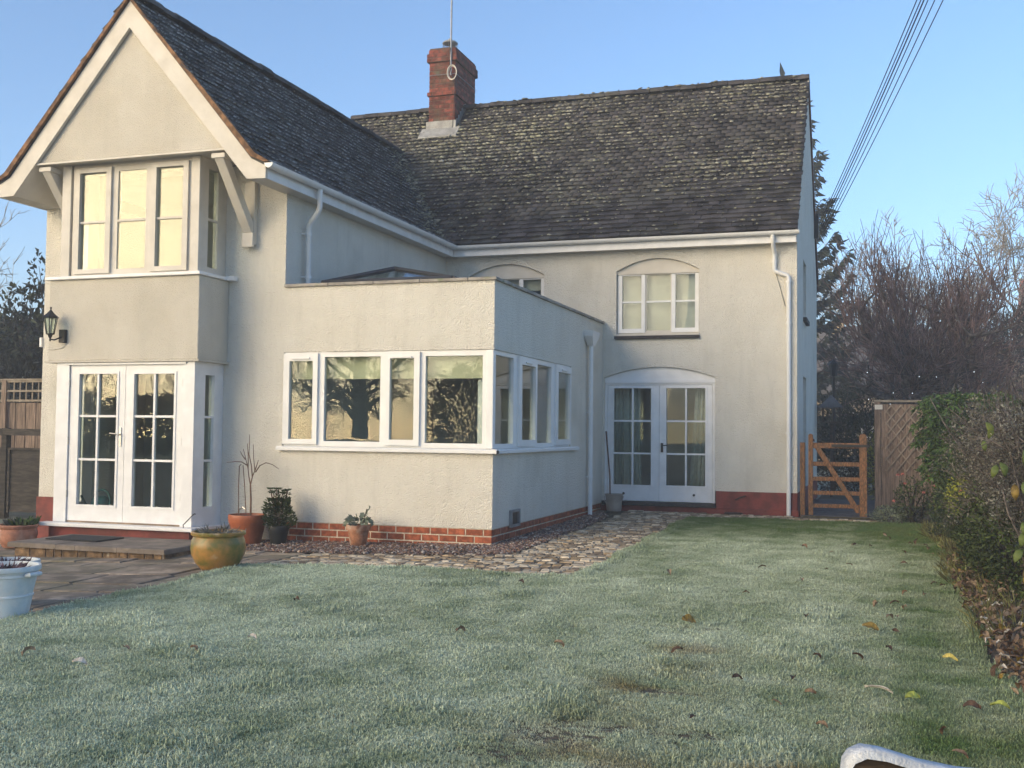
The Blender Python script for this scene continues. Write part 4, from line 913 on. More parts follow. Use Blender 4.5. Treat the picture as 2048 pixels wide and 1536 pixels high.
dm = MB(); dm.box(-5.10, -4.35, -1.50, -1.02, -.028, -.012); dmo = dm.build('doormat', MATRUB, None, bevel=.006); tag(dmo, 'black rubber doormat lying on the brick step', 'doormat')

def pot(parent, prof, c, m, soil_z, soil_r, n=32):
    MB().lathe(prof, c, n).build('pot', m, parent, smooth='auto')
    sv_ = MB(); N = 14; vs_ = [(c[0], c[1], c[2]+soil_z+.01)]+[(c[0]+soil_r*math.cos(6.283*k/N), c[1]+soil_r*math.sin(6.283*k/N), c[2]+soil_z+rnd.uniform(-.008, .008)) for k in range(N)]
    sv_.add(vs_, [(0, k+1, (k+1) % N+1) for k in range(N)]).build('soil', SOIL, parent)
def scl(prof, s, h): return [(r_*s, z*h) for r_, z in prof]
PR_T = [(.0, 0), (.68, 0), (.70, .02), (.92, .70), (.95, .72), (.97, .74), (.97, .80), (.99, .82), (1.0, .95), (.98, 1.0), (.90, 1.0), (.88, .93), (.86, .80), (.0, .80)]
# tall terracotta pot with bare fig-like shrub
t1 = thing('potted_shrub', 'leafless branching shrub in a large terracotta plastic pot beside the bay', 'potted plant', (-3.06, -.36, -.10))
pot(t1, scl(PR_T, .235, .36), (-3.06, -.36, -.10), TERRA, .335, .20)
stm = MB(); bx0, by0, bz0 = -3.06, -.36, .22
def crv(pts, r0, r1, n=5): stm.tube(pts, list(np.linspace(r0, r1, len(pts))), n)
crv([(-3.02, -.36, .22), (-3.02, -.36, .45), (-3.03, -.36, .62)], .012, .010)
for q in ([(-3.03, -.36, .62), (-3.06, -.35, .72), (-3.075, -.35, .82), (-3.12, -.34, .95), (-3.16, -.33, 1.06)], [(-3.075, -.35, .82), (-3.07, -.36, .98), (-3.08, -.37, 1.13)], [(-3.03, -.36, .62), (-3.0, -.37, .72), (-2.96, -.38, .80), (-2.98, -.38, .95), (-2.99, -.38, 1.12)],
          [(-3.0, -.37, .72), (-3.02, -.36, .85), (-3.06, -.36, 1.0), (-3.055, -.36, 1.24)], [(-2.96, -.38, .80), (-2.93, -.39, .86), (-2.90, -.4, .93)], [(-2.95, -.38, .78), (-2.88, -.40, .86), (-2.78, -.42, .90), (-2.68, -.44, .88), (-2.58, -.46, .83)],
          [(-3.09, -.35, .86), (-3.16, -.36, .90), (-3.25, -.37, .905), (-3.36, -.38, .89)], [(-3.12, -.34, .93), (-3.16, -.35, .98), (-3.19, -.35, 1.03)]): crv(q, .008, .0035)
crv([(-3.20, -.34, .23), (-3.21, -.34, .6), (-3.205, -.34, .85), (-3.18, -.34, .87)], .006, .006); crv([(-3.10, -.33, .23), (-3.13, -.33, .6), (-3.16, -.33, .86)], .006, .005)
stm.build('stems', WOODHANDLE, t1)
MB().tube([(-3.24, -.28, .2), (-3.25, -.26, .3), (-3.20, -.26, .34), (-3.15, -.27, .31)], .009, 6).build('label_hoop', STEEL, t1)
# black pot with evergreen shrub
t2 = thing('potted_shrub', 'bushy green evergreen shrub in a black plastic pot against the wall', 'potted plant', (-2.64, -.34, -.10))
pot(t2, scl(PR_T, .13, .24), (-2.64, -.34, -.10), BLACKPLASTIC, .21, .11)
rg_ = np.random.default_rng(5); N = 1500
ph = rg_.uniform(0, 6.283, N); hh = rg_.uniform(0, 1, N)**.9; hh = np.where(rg_.random(N) < .8, hh*.8, hh); rr = (.20-.10*hh)*np.sqrt(rg_.random(N))*(1-.35*(hh < .1))*(1+.3*np.sin(ph*3+hh*5)); P = np.stack([-2.64+rr*np.cos(ph)+.02*hh, -.34+rr*np.sin(ph)*.85, .10+hh*.44], 1)
Dr = np.stack([np.cos(ph), np.sin(ph), rg_.uniform(.1, .9, N)], 1); leaves('leaves', P, Dr, rg_.uniform(.03, .06, N), .022, SHINY, t2, seed=3)
sb = MB()
for k in range(9): a = k*.7; sb.tube([(-2.64, -.34, .1), (-2.64+.06*math.cos(a), -.34+.06*math.sin(a), .35), (-2.64+.11*math.cos(a), -.34+.1*math.sin(a), .56+.03*math.sin(k*3))], .005, 4)
sb.build('stems', WOODHANDLE, t2)
for k in range(9):
    a = k*.7; c_ = np.array([-2.64+.11*math.cos(a), -.34+.1*math.sin(a), .56+.03*math.sin(k*3)]); M_ = 9; an = np.arange(M_)*.7
    leaves('leaves', np.repeat(c_[None], M_, 0), np.stack([np.cos(an), np.sin(an), np.full(M_, .35)], 1), .055, .024, SHINY, t2, seed=k)
# small weathered terracotta pot with sage-green plant
t3 = thing('potted_succulent', 'small weathered terracotta pot with frosted grey-green leaves by the brick plinth', 'potted plant', (-1.55, -.36, -.055))
pot(t3, scl([(.0, 0), (.62, 0), (.64, .02), (.86, .74), (.97, .75), (1.0, .98), (.97, 1.0), (.88, 1.0), (.86, .86), (0, .86)], .148, .245), (-1.55, -.36, -.055), TERRA2, .215, .12)
N = 90; ph = rg_.uniform(0, 6.283, N); hh = rg_.uniform(0, 1, N); rr = .13*np.sqrt(rg_.random(N)); P = np.stack([-1.55+rr*np.cos(ph), -.36+rr*np.sin(ph), .18+hh*.12*(1.2-rr*5)], 1)
leaves('leaves', P, np.stack([np.cos(ph), np.sin(ph), rg_.uniform(-.2, .9, N)], 1), rg_.uniform(.05, .085, N), .05, SAGE, t3, seed=9, fold=.2)
P = np.array([[-1.46+.01*k, -.37, .30+.018*k] for k in range(6)]); leaves('leaves', P, np.stack([np.ones(6)*.5, np.cos(np.arange(6)*2.), np.ones(6)], 1), .045, .03, SAGE, t3, seed=4)
MB().tube([(-1.50, -.36, .2), (-1.44, -.37, .38)], .005, 4).build('stem', WOODHANDLE, t3)
# big glazed pot on the patio corner
t4 = thing('glazed_pot', 'big round ochre and green glazed pot with withered stems at the patio corner', 'plant pot', (-2.02, -2.55, -.10))
pr = [(0, 0), (.16, 0), (.175, .012), (.225, .07), (.262, .15), (.272, .22), (.262, .29), (.245, .325), (.25, .335), (.268, .345), (.272, .365), (.262, .378), (.24, .375), (.235, .34), (.0, .34)]
pot(t4, pr, (-2.02, -2.55, -.10), GLAZE, .345, .225, 48)
N = 120; ph = rg_.uniform(0, 6.283, N); rr = .2*np.sqrt(rg_.random(N)); P = np.stack([-2.02+rr*np.cos(ph)-.03, -2.55+rr*np.sin(ph), np.full(N, .25)], 1)
leaves('withered_leaves', P, np.stack([np.cos(ph*3), np.sin(ph*2), rg_.uniform(.1, .9, N)], 1), rg_.uniform(.05, .13, N), .014, FROSTLEAF, t4, seed=6)
N = 60; ph = rg_.uniform(0, 6.283, N); P = np.stack([-1.93+.1*rg_.random(N), -2.55+.1*rg_.normal(size=N), np.full(N, .25)], 1)
leaves('straw', P, np.stack([np.cos(ph), np.sin(ph), rg_.uniform(.2, .8, N)], 1), rg_.uniform(.06, .11, N), .006, FROSTTWIG, t4, seed=7)
# terracotta bowl beyond the step
t5 = thing('terracotta_bowl', 'wide salmon terracotta bowl with green plants beside the red plinth', 'planter', (-6.02, -.95, -.21))
pr = [(0, 0), (.15, 0), (.165, .015), (.205, .08), (.222, .14), (.216, .18), (.205, .20), (.222, .215), (.232, .235), (.225, .25), (.20, .245), (.195, .22), (0, .22)]
pot(t5, scl(pr, 1.08, 1.15), (-6.02, -.95, -.21), TERRA3, .26, .2, 40)
N = 160; ph = rg_.uniform(0, 6.283, N); rr = .15*np.sqrt(rg_.random(N)); P = np.stack([-5.95+rr*np.cos(ph), -.95+rr*np.sin(ph), np.full(N, .05)], 1); g_ = P[:, 0] > -5.97
Dr = np.stack([np.cos(ph)*.5, np.sin(ph)*.5, rg_.uniform(.5, 1, N)], 1)
leaves('leaves', P[g_], Dr[g_], rg_.uniform(.09, .16, g_.sum()), .04, CYPRESS, t5, seed=2); P[:, 0] -= .06; leaves('dry_leaves', P[~g_], Dr[~g_], rg_.uniform(.08, .15, (~g_).sum()), .016, FROSTLEAF, t5, seed=2)
# pale blue pots at the lawn edge
PB = [(0, 0), (.70, 0), (.72, .03), (.70, .05), (.80, .42), (.825, .43), (.825, .46), (.80, .47), (.91, .80), (.94, .81), (.94, .84), (.92, .85), (.95, .90), (1.0, .91), (1.02, .95), (1.0, 1.0), (.93, 1.0), (.90, .9), (.0, .9)]
for k, (c_, s_, lb) in enumerate((((-1.98, -5.44, -.135), 1., 'pale blue ribbed plastic pot with purple heather at the lawn edge'), ((-2.42, -4.92, -.135), .9, 'pale blue plastic pot half hidden behind a larger blue pot'))):
    t6 = thing('blue_pot', lb, 'plant pot', c_, 'pale blue pots on the patio')
    pot(t6, scl(PB, .262*s_, .40*s_), c_, BLUEPOT, .36*s_, .235*s_, 40)
    N = 150; ph = rg_.uniform(0, 6.283, N); rr = .16*np.sqrt(rg_.random(N)); P = np.stack([c_[0]-.03+rr*np.cos(ph), c_[1]+rr*np.sin(ph), np.full(N, c_[2]+.355*s_)], 1)
    leaves('heather', P, np.stack([np.cos(ph)*.6, np.sin(ph)*.6, rg_.uniform(.1, .9, N)], 1), rg_.uniform(.04, .09, N), .016, mat('purple_heather_%d' % k, (.13, .075, .095), .8, .3, 20, island=.4), t6, seed=8)
    MB().tube([(c_[0]+.25*s_, c_[1]-.04, c_[2]+.34*s_), (c_[0]+.29*s_, c_[1]-.05, c_[2]+.345*s_), (c_[0]+.29*s_, c_[1]+.06, c_[2]+.345*s_), (c_[0]+.25*s_, c_[1]+.05, c_[2]+.34*s_)], .016, 8).build('handle', BLUEPOT, t6)
# bucket and mop handle
t7 = thing('bucket', 'grey-beige plastic bucket with its handle down beside the white doors', 'bucket', (.30, 4.98, .058))
MB().lathe([(0, 0), (.11, 0), (.115, .02), (.125, .14), (.128, .145), (.14, .255), (.152, .26), (.152, .275), (.14, .275), (.135, .25), (.12, .03), (0, .03)], (.30, 4.98, .058), 28).build('body', GREYPLASTIC, t7, smooth='auto')
MB().tube([(.30+.155*math.cos(a), 4.98-.145*abs(math.sin(a))*.55-.02, .30-.155*math.sin(a)) for a in np.linspace(0, math.pi, 12)], .008, 6).build('handle', GREYPLASTIC, t7)
mp_ = thing('mop_handle', 'brown wooden mop handle leaning from the bucket against the wall', 'mop', (.22, 5.0, .1))
MB().tube([(.235, 5.0, .09), (.20, 5.1, .62), (.095, 5.26, 1.33)], [.012, .012, .013], 8).build('stick', WOODHANDLE, mp_)
MB().lathe([(0, 0), (.05, 0), (.06, .03), (.03, .10), (.014, .14), (0, .14)], (.235, 5.0, .088), 12).build('mop_head', GREYPLASTIC, mp_)
# door hook standing on the bay sill
tag(MB().tube([(-3.70, -.76, .10), (-3.705, -.76, .14), (-3.69, -.755, .15), (-3.60, -.74, .245), (-3.565, -.735, .275), (-3.548, -.735, .27)], .006, 6).build('door_hook', DARKMETAL), 'thin black iron door hook at the corner of the bay sill', 'door hook')
# round drain cover in front of the red plinth
tag(MB().lathe([(0, .0), (.14, 0), (.145, .01), (.13, .02), (0, .02)], (2.16, 5.18, .062), 20).build('drain_cover', RUST), 'dark round drain cover at the foot of the red plinth', 'drain cover')
# wall lantern on the bay
ln = thing('wall_lantern', 'black carriage lantern fixed on the rendered bay below the upper window', 'lantern', (-5.72, -.70, 2.62))
lc = (-5.735, -.80, 0)
MB().lathe([(0, 2.845), (.010, 2.84), (.014, 2.825), (.006, 2.81), (.012, 2.80), (.05, 2.755), (.10, 2.715), (.108, 2.705), (.10, 2.700), (0, 2.70)], lc, 6).build('roof', DARKMETAL, ln)
fm = MB()
for k in range(6):
    a, b_ = 2*math.pi*k/6, 2*math.pi*(k+1)/6
    fm.tube([(lc[0]+.085*math.cos(a), lc[1]+.085*math.sin(a), 2.70), (lc[0]+.05*math.cos(a), lc[1]+.05*math.sin(a), 2.50)], .006, 5)
fm.lathe([(0, 2.40), (.012, 2.405), (.012, 2.44), (.02, 2.45), (.03, 2.48), (.056, 2.49), (.056, 2.503), (0, 2.503)], lc, 6); fm.build('frame', DARKMETAL, ln)
for k in range(6):
    a, b_ = 2*math.pi*(k+.06)/6, 2*math.pi*(k+.94)/6; q = MB()
    pts = [(lc[0]+.084*math.cos(a), lc[1]+.084*math.sin(a), 2.70), (lc[0]+.084*math.cos(b_), lc[1]+.084*math.sin(b_), 2.70), (lc[0]+.05*math.cos(b_), lc[1]+.05*math.sin(b_), 2.505), (lc[0]+.05*math.cos(a), lc[1]+.05*math.sin(a), 2.505)]
    q.add(pts+[(lc[0]+(x-lc[0])*.96, lc[1]+(y-lc[1])*.96, z) for x, y, z in pts], [(0, 1, 2, 3), (7, 6, 5, 4)]); q.build('pane', GLASS, ln)
MB().lathe([(0, 2.50), (.012, 2.50), (.014, 2.54), (.022, 2.58), (.014, 2.615), (0, 2.62)], lc, 10).build('bulb', WHITE_OLD, ln)
am_ = MB(); am_.tube([(lc[0], lc[1], 2.43), (lc[0]+.03, -.76, 2.42), (lc[0]+.085, -.70, 2.46)], .011, 6); am_.box(-5.69, -5.60, -.70, -.645, 2.39, 2.56); am_.build('sensor_bracket', DARKMETAL, ln, bevel=.006)
MB().tube([(-5.61, -.65, 2.42), (-5.62, -.652, 2.36), (-5.68, -.652, 2.325), (-5.80, -.652, 2.31), (-5.89, -.652, 2.31)], .006, 5).build('cable', WHITE_OLD, ln)
# small white box and bracket at the house's left corner
tag(MB().box(-6.60, -6.562, -.03, .06, 2.40, 2.53).build('sensor_box', WHITE, bevel=.006), 'small white plastic box on the far left corner of the house', 'sensor')

# ------------------------------------------------------------------ things seen through the glass
def drape(name, label, x0, x1, y, z0, z1, m, waves, amp=.03, flare=0., cat='curtain', group=None):
    N = 60; mb = MB(); vs_ = []
    for j, z in enumerate((z0, z0+(z1-z0)*.4, z1)):
        for i in range(N+1):
            k = i/N; w_ = 1+flare*(1-j/2.); x = x0+(x1-x0)*k*w_ if flare >= 0 else x1-(x1-x0)*(1-k)*(1-flare*(1-j/2.)-0)
            vs_.append((x, y+amp*math.sin(k*waves*6.283)+amp*.4*math.sin(k*waves*15.+1), z))
    n_ = N+1; fs_ = [(j*n_+i, j*n_+i+1, (j+1)*n_+i+1, (j+1)*n_+i) for j in range(2) for i in range(N)]
    o = mb.add(vs_, fs_).build(name, m, None, smooth=True); s2 = o.modifiers.new('thickness', 'SOLIDIFY'); s2.thickness = .006; return tag(o, label, cat, group)
drape('curtain', 'white pleated curtain gathered behind the left leaf of the arched doors', .12, .56, D+.32, .16, 2.3, CURTAIN, 7, .035, .1)
drape('curtain', 'white pleated curtain gathered behind the right leaf of the arched doors', 1.50, 1.80, D+.32, .16, 2.3, CURTAIN, 5, .035, -.45)
for dx, lb in ((0, 'upstairs window beside the downpipe'), (-2.605, 'upstairs window behind the parapet')):
    tag(MB().box(.24+dx, 1.56+dx, D+.20, D+.212, (2.95 if dx == 0 else 3.72), 3.95).build('window_blind', NET), 'pale blind drawn down behind the '+lb, 'blind')
for a, b_, lb in ((-2.80, -1.45, 'over the window tree reflection'), (-1.42, -.12, 'nearest the extension corner')):
    o = MB().box(a, b_, .16, .172, 1.945, 2.26).build('roller_blind', BLIND); tag(o, 'cream roller blind half raised behind the extension windows '+('at the bay end' if a < -2 else 'at the corner end'), 'blind')
tag(MB().box(-.30, -.16, .28, .42, .14, 2.6).build('white_post', WHITE), 'white post standing inside the extension corner window', 'post')
wc = thing('watering_can', 'teal plastic watering can on the floor behind the left bay door', 'watering can', (-5.28, -.32, .118))
MB().lathe([(0, 0), (.12, 0), (.13, .02), (.12, .2), (.10, .28), (.06, .30), (0, .30)], (-5.28, -.32, .118), 20).build('body', TEAL, wc, smooth='auto')
MB().tube([(-5.28+.02+.13*math.sin(a), -.32, .36+.14*math.cos(a)-.0) for a in np.linspace(-1.3, 2.2, 12)], .016, 8).build('handle', TEAL, wc)
MB().tube([(-5.38, -.32, .17), (-5.52, -.33, .32), (-5.58, -.33, .42)], [.03, .018, .014], 8).build('spout', TEAL, wc)

# ------------------------------------------------------------------ gate and fences
gt = thing('garden_gate', 'orange stained timber gate with five rails and a diagonal brace', 'gate', (3.75, 5.45, .06))
MB().box(3.15, 3.225, 5.41, 5.485, .0, 1.19).build('hanging_post', GATEWOOD, gt, bevel=.01)
def rpost(x0, x1, y0, y1, z0, z1, nm, par, m=GATEWOOD):
    c_ = (x0+x1)/2; w_ = (x1-x0)/2; pr_ = [(x0, z0), (x1, z0), (x1, z1-w_*.8)]+[(c_+w_*math.cos(a), z1-w_*.8+w_*.8*math.sin(a)) for a in np.linspace(0, math.pi, 9)[1:-1]]+[(x0, z1-w_*.8)]
    return MB().prism(pr_, 1, y0, y1).build(nm, m, par, bevel=.006)
rpost(3.275, 3.345, 5.42, 5.48, .05, 1.325, 'stile', gt); rpost(4.03, 4.14, 5.40, 5.50, .0, 1.33, 'shutting_post', gt)
for z, h in ((1.145, .085), (.86, .065), (.63, .065), (.415, .062), (.215, .06)): MB().box(3.345, 4.03, 5.435, 5.465, z-h/2, z+h/2).build('rail', GATEWOOD, gt, bevel=.006)
MB().prism([(3.37, 1.11), (3.46, 1.11), (4.02, .20), (4.02, .12), (3.98, .12)], 1, 5.405, 5.433).build('brace', GATEWOOD, gt, bevel=.006)
MB().box(3.62, 4.17, 5.395, 5.404, 1.125, 1.165).build('strap_hinge', DARKMETAL, gt)
MB().tube([(3.36, 5.41, 1.21), (3.36, 5.38, 1.24)], .012, 6).build('latch', DARKMETAL, gt)
FY = 7.4; fz = G(0, FY)
fn = thing('fence_panel', 'grey-brown board fence panel with diamond trellis beside the gate', 'fence', (5.2, FY, fz))
MB().box(4.25, 4.35, FY-.05, FY+.05, fz-.05, fz+1.78).build('post', FENCEWOOD, fn, bevel=.008)
for k in range(19): x = 4.355+k*.098; MB().box(x, x+.11, FY-.012+(k % 2)*.008, FY+(k % 2)*.008, fz+.03, fz+1.75).build('board', FENCEWOOD, fn)
MB().box(6.22, 6.32, FY-.05, FY+.05, fz-.05, fz+1.78).build('post', FENCEWOOD, fn, bevel=.008)
MB().box(4.24, 6.33, FY-.06, FY+.06, fz+1.78, fz+1.82).build('cap_rail', TRELLISW, fn, bevel=.006)
MB().box(4.255, 4.38, FY-.064, FY-.056, fz+1.66, fz+1.74).build('house_sign', WHITE_OLD, fn)
def tri_clip(p, q, x0, x1, z0, z1):
    (a, b_), (c_, e_) = p, q; t0, t1 = 0., 1.
    for s_, lo, hi, v0, dv in ((0, x0, x1, a, c_-a), (1, z0, z1, b_, e_-b_)):
        if abs(dv) < 1e-9:
            if not lo <= v0 <= hi: return None
            continue
        u0, u1 = (lo-v0)/dv, (hi-v0)/dv
        if u0 > u1: u0, u1 = u1, u0
        t0, t1 = max(t0, u0), min(t1, u1)
    if t1-t0 < .02: return None
    return (a+(c_-a)*t0, b_+(e_-b_)*t0), (a+(c_-a)*t1, b_+(e_-b_)*t1)
for k in range(-14, 20):
    for s_ in (1, -1):
        x0 = 4.44+k*.155; r_ = tri_clip((x0, fz+.62), (x0+s_*.86, fz+1.74), 4.42, 6.2, fz+.62, fz+1.74)
        if r_:
            (a, b_), (c_, e_) = r_; yq = FY-.028-(.012 if s_ > 0 else 0); v_ = Vector((c_-a, 0, e_-b_)).normalized()*0; nrm = Vector((e_-b_, 0, -(c_-a))).normalized()*.011
            MB().add([(a-nrm.x, yq, b_-nrm.z), (a+nrm.x, yq, b_+nrm.z), (c_+nrm.x, yq, e_+nrm.z), (c_-nrm.x, yq, e_-nrm.z), (a-nrm.x, yq+.011, b_-nrm.z), (a+nrm.x, yq+.011, b_+nrm.z), (c_+nrm.x, yq+.011, e_+nrm.z), (c_-nrm.x, yq+.011, e_-nrm.z)],
                     [(0, 1, 2, 3), (7, 6, 5, 4), (0, 4, 5, 1), (1, 5, 6, 2), (2, 6, 7, 3), (3, 7, 4, 0)]).build('lath', TRELLISD, fn)
# left: low dark panel fence with rail, tall board fence with square trellis behind
f1 = thing('low_fence', 'low dark waney-board fence with a top rail beside the house', 'fence', (-10, 3.6, -.3)); gz = G(-9, 3.6)
for x in (-12.6, -10.55, -8.5):
    MB().box(x-.06, x+.06, 3.54, 3.66, gz-.1, gz+1.55).build('post', FENCEDARK, f1, bevel=.008)
for a, b_ in ((-12.54, -10.61), (-10.49, -8.56), (-8.44, -6.6)):
    MB().box(a-.06, b_+.06, 3.50, 3.54, gz+1.42, gz+1.54).build('rail', FENCEDARK, f1, bevel=.006)
    for k in range(8): z = gz+.06+k*.135; MB().prism([(3.585, z), (3.60, z+.16), (3.615, z+.16), (3.60, z)], 0, a, b_).build('board', FENCEDARK, f1)
    MB().box(a, b_, 3.57, 3.62, gz+1.16, gz+1.20).build('panel_cap', FENCEDARK, f1)
    for x in (a+.02, b_-.06): MB().box(x, x+.04, 3.562, 3.583, gz+.04, gz+1.16).build('panel_batten', FENCEDARK, f1)
f2 = thing('tall_fence', 'tall brown board fence topped with square trellis behind the low fence', 'fence', (-11, 5.2, -.3)); gz2 = gz
for k in range(58): x = -14+k*.125; MB().box(x, x+.133, 5.2+(k % 2)*.012, 5.215+(k % 2)*.012, gz2, gz2+2.05).build('board', FENCEWOOD, f2)
for x in (-14.05, -12.1, -11.05, -9.0, -6.75): MB().box(x-.05, x+.05, 5.14, 5.24, gz2, gz2+2.5).build('post', FENCEWOOD, f2)
for z in (2.09, 2.28, 2.47): MB().box(-14, -6.7, 5.16, 5.185, gz2+z-.02, gz2+z+.02).build('trellis_rail', TRELLISW, f2)
for k in range(49): x = -14+k*.15; MB().box(x-.012, x+.012, 5.186, 5.20, gz2+2.06, gz2+2.48).build('trellis_slat', TRELLISW, f2)
MB().box(-14.1, -6.7, 5.14, 5.22, gz2+2.49, gz2+2.52).build('cap_rail', TRELLISW, f2)

# ------------------------------------------------------------------ trees and shrubs
def tubes(name, brs, m, parent, n=4):
    """brs: list of (points, r0, r1)"""
    V_, F_ = [], []
    for pts, r0, r1 in brs:
        P_ = np.asarray(pts, float); k = len(P_); tg = np.gradient(P_, axis=0); tg /= (np.linalg.norm(tg, axis=1, keepdims=True)+1e-9)
        rf = np.array([0, 0, 1.]) if abs(tg[0, 2]) < .85 else np.array([1., 0, 0])
        a = np.cross(tg, rf); a /= (np.linalg.norm(a, axis=1, keepdims=True)+1e-9); b_ = np.cross(tg, a); rr = np.linspace(r0, r1, k)[:, None]
        o_ = sum(len(q) for q in V_) if False else tubes.n
        ring_ = [P_+rr*(a*math.cos(6.2832*i/n)+b_*math.sin(6.2832*i/n)) for i in range(n)]
        V_.append(np.stack(ring_, 1).reshape(-1, 3)); tubes.n += k*n
        for j in range(k-1):
            for i in range(n): F_.append((o_+j*n+i, o_+j*n+(i+1) % n, o_+(j+1)*n+(i+1) % n, o_+(j+1)*n+i))
    tubes.n = 0
    return fast(name, np.concatenate(V_), F_, m, parent, smooth=True)
tubes.n = 0
def wig(p, d, ln, k, rgn, bend=0., curl=.12, upw=0.):
    """a wandering branch line"""
    pts = [np.array(p, float)]; d = np.array(d, float); d /= np.linalg.norm(d); st_ = ln/k
    for _ in range(k):
        d = d+rgn.normal(size=3)*curl+np.array([0, 0, upw]); d /= np.linalg.norm(d); pts.append(pts[-1]+d*st_)
    return np.array(pts), d
def bare_tree(name, label, base, height, spread, seed, m_tr, m_tw, r0=.2, levels=4, nb=(5, 5, 5, 4), up_=.25, trunk_f=.28, group=None, curl=.14, twig_r=.012, n_last=3, cat='tree', low=.45):
    rgn = np.random.default_rng(seed); t_ = thing(name, label, cat, base, group)
    big, small = [], []
    tp, d = wig(base, (0, 0, 1), height*trunk_f*1.6, 6, rgn, curl=.05); big.append((tp, r0, r0*.6))
    cur = [(tp, height*.5, r0*.55)]
    for lv in range(levels):
        nxt = []
        for pts, ln, r_ in cur:
            for k in range(nb[lv]):
                f_ = rgn.uniform(low if lv == 0 else .25, 1.); i = f_*(len(pts)-1); j = int(min(i, len(pts)-2)); p = pts[j]+(pts[j+1]-pts[j])*(i-j); td = pts[j+1]-pts[j]; td /= np.linalg.norm(td)
                a = rgn.uniform(0, 6.283); side = np.cross(td, [math.cos(a), math.sin(a), .3]); side /= np.linalg.norm(side)
                dd = td*rgn.uniform(.5, 1.0)+side*spread*rgn.uniform(.6, 1.1); L_ = ln*rgn.uniform(.5, .95); rr = r_*rgn.uniform(.5, .75)
                q, _ = wig(p, dd, L_, 5 if lv < 2 else 4, rgn, curl=curl, upw=up_*.3)
                (big if lv < 2 else small).append((q, max(rr, twig_r), max(rr*.4, twig_r*.6))); nxt.append((q, L_*.62, max(rr*.6, twig_r)))
        cur = nxt
    tubes('trunk', big, m_tr, t_, 6); tubes('crown', small, m_tw, t_, n_last)
    return t_
# the pollarded garden tree beyond the fence: stout limbs, masses of upright reddish shoots
def pollard(base, seed):
    rgn = np.random.default_rng(seed); t_ = thing('pollarded_tree', 'broad leafless pollarded tree with upright reddish shoots beyond the fence', 'tree', base)
    big, mid, sh = [], [], []
    B_ = np.array(base, float); tp, _ = wig(base, (.02, 0, 1), 2.5, 6, rgn, curl=.04); big.append((tp, .24, .19))
    heads = []; dome = B_+[0, 0, 3.9]; dr3 = np.array([3.0, 2.8, 3.15])
    for k in range(16):
        a = 6.283*k/16+rgn.normal()*.2; el = rgn.uniform(.05, 1.15); p = tp[3]+(tp[6]-tp[3])*rgn.random()
        q, d = wig(p, (math.cos(a)*math.cos(el), math.sin(a)*math.cos(el), math.sin(el)), rgn.uniform(1.5, 3.0)*(1.05 if el < .6 else .9), 6, rgn, curl=.2, upw=.05); big.append((q, .15, .06)); heads.append((q, d))
    for q, d in heads:
        for k in range(8):
            p = q[rgn.integers(2, 7)]; a = rgn.uniform(0, 6.283); dd = d*.6+np.array([math.cos(a), math.sin(a), rgn.uniform(-.15, .9)]); q2, d2 = wig(p, dd, rgn.uniform(.5, 1.15), 5, rgn, curl=.2, upw=.08); mid.append((q2, .045, .02))
            for j in range(9):
                p2 = q2[rgn.integers(1, 6)]; out = (p2-B_)*np.array([1, 1, 0]); out /= (np.linalg.norm(out)+.3)
                lo = p2[2] < 3.3
                dd = np.array([0, 0, 1.0])*(.3 if lo and rgn.random() < .6 else 1.)+out*rgn.uniform(.0, .5 if not lo else 1.2)+rgn.normal(size=3)*.22; q3, _ = wig(p2, dd, rgn.uniform(.6, 1.9), 5, rgn, curl=.13, upw=.06 if not lo else -.02)
                ee = np.linalg.norm((q3[-1]-dome)/dr3)
                if ee > 1: q3 = p2+(q3-p2)*max(.3, 1-(ee-1)*2.2)
                sh.append((q3, .012, .006))
                for _ in range(2): q4, _ = wig(q3[rgn.integers(1, 5)], dd+rgn.normal(size=3)*.7, rgn.uniform(.25, .75), 4, rgn, curl=.15, upw=.06); sh.append((q4, .008, .004))
    tubes('trunk', big, BARK, t_, 7); tubes('limbs', mid, BARK, t_, 5); tubes('shoots', sh, SHOOT, t_, 3)
    return t_, mid
pol, pmid = pollard((5.25, 15.6, .05), 3)
# fairy lights strung in it
fl_ = thing('fairy_lights', 'string of tiny white fairy lights hung through the pollarded tree', 'fairy lights', (5.2, 15.2, 1.5))
EM = bpy.data.materials.new('lit_white_bulb'); EM.use_nodes = True; bb = EM.node_tree.nodes['Principled BSDF']; bb.inputs['Base Color'].default_value = (.8, .85, .9, 1); bb.inputs['Emission Color'].default_value = (.85, .93, 1, 1); bb.inputs['Emission Strength'].default_value = .8
ln_ = MB(); pts = []
for k in range(24):
    a = k*.75; r_ = .5+.045*k; pts.append((5.25+r_*math.cos(a)*1.1, 15.3+r_*math.sin(a)*.7-.4, 1.75+.05*k+.25*math.sin(k*1.3)))
ln_.tube(pts, .006, 4).build('wire', CABLE, fl_)
bm_ = bpy.data.meshes.new('bulb'); bm_.from_pydata([(q[0]*.011, q[1]*.011, q[2]*.011) for q in ico], [], icf); bm_.materials.append(EM)
for q in pts: o = link('bulb', bm_, None, fl_); o.location = Vector(q)-fl_.location+Vector((0, -.01, -.02))
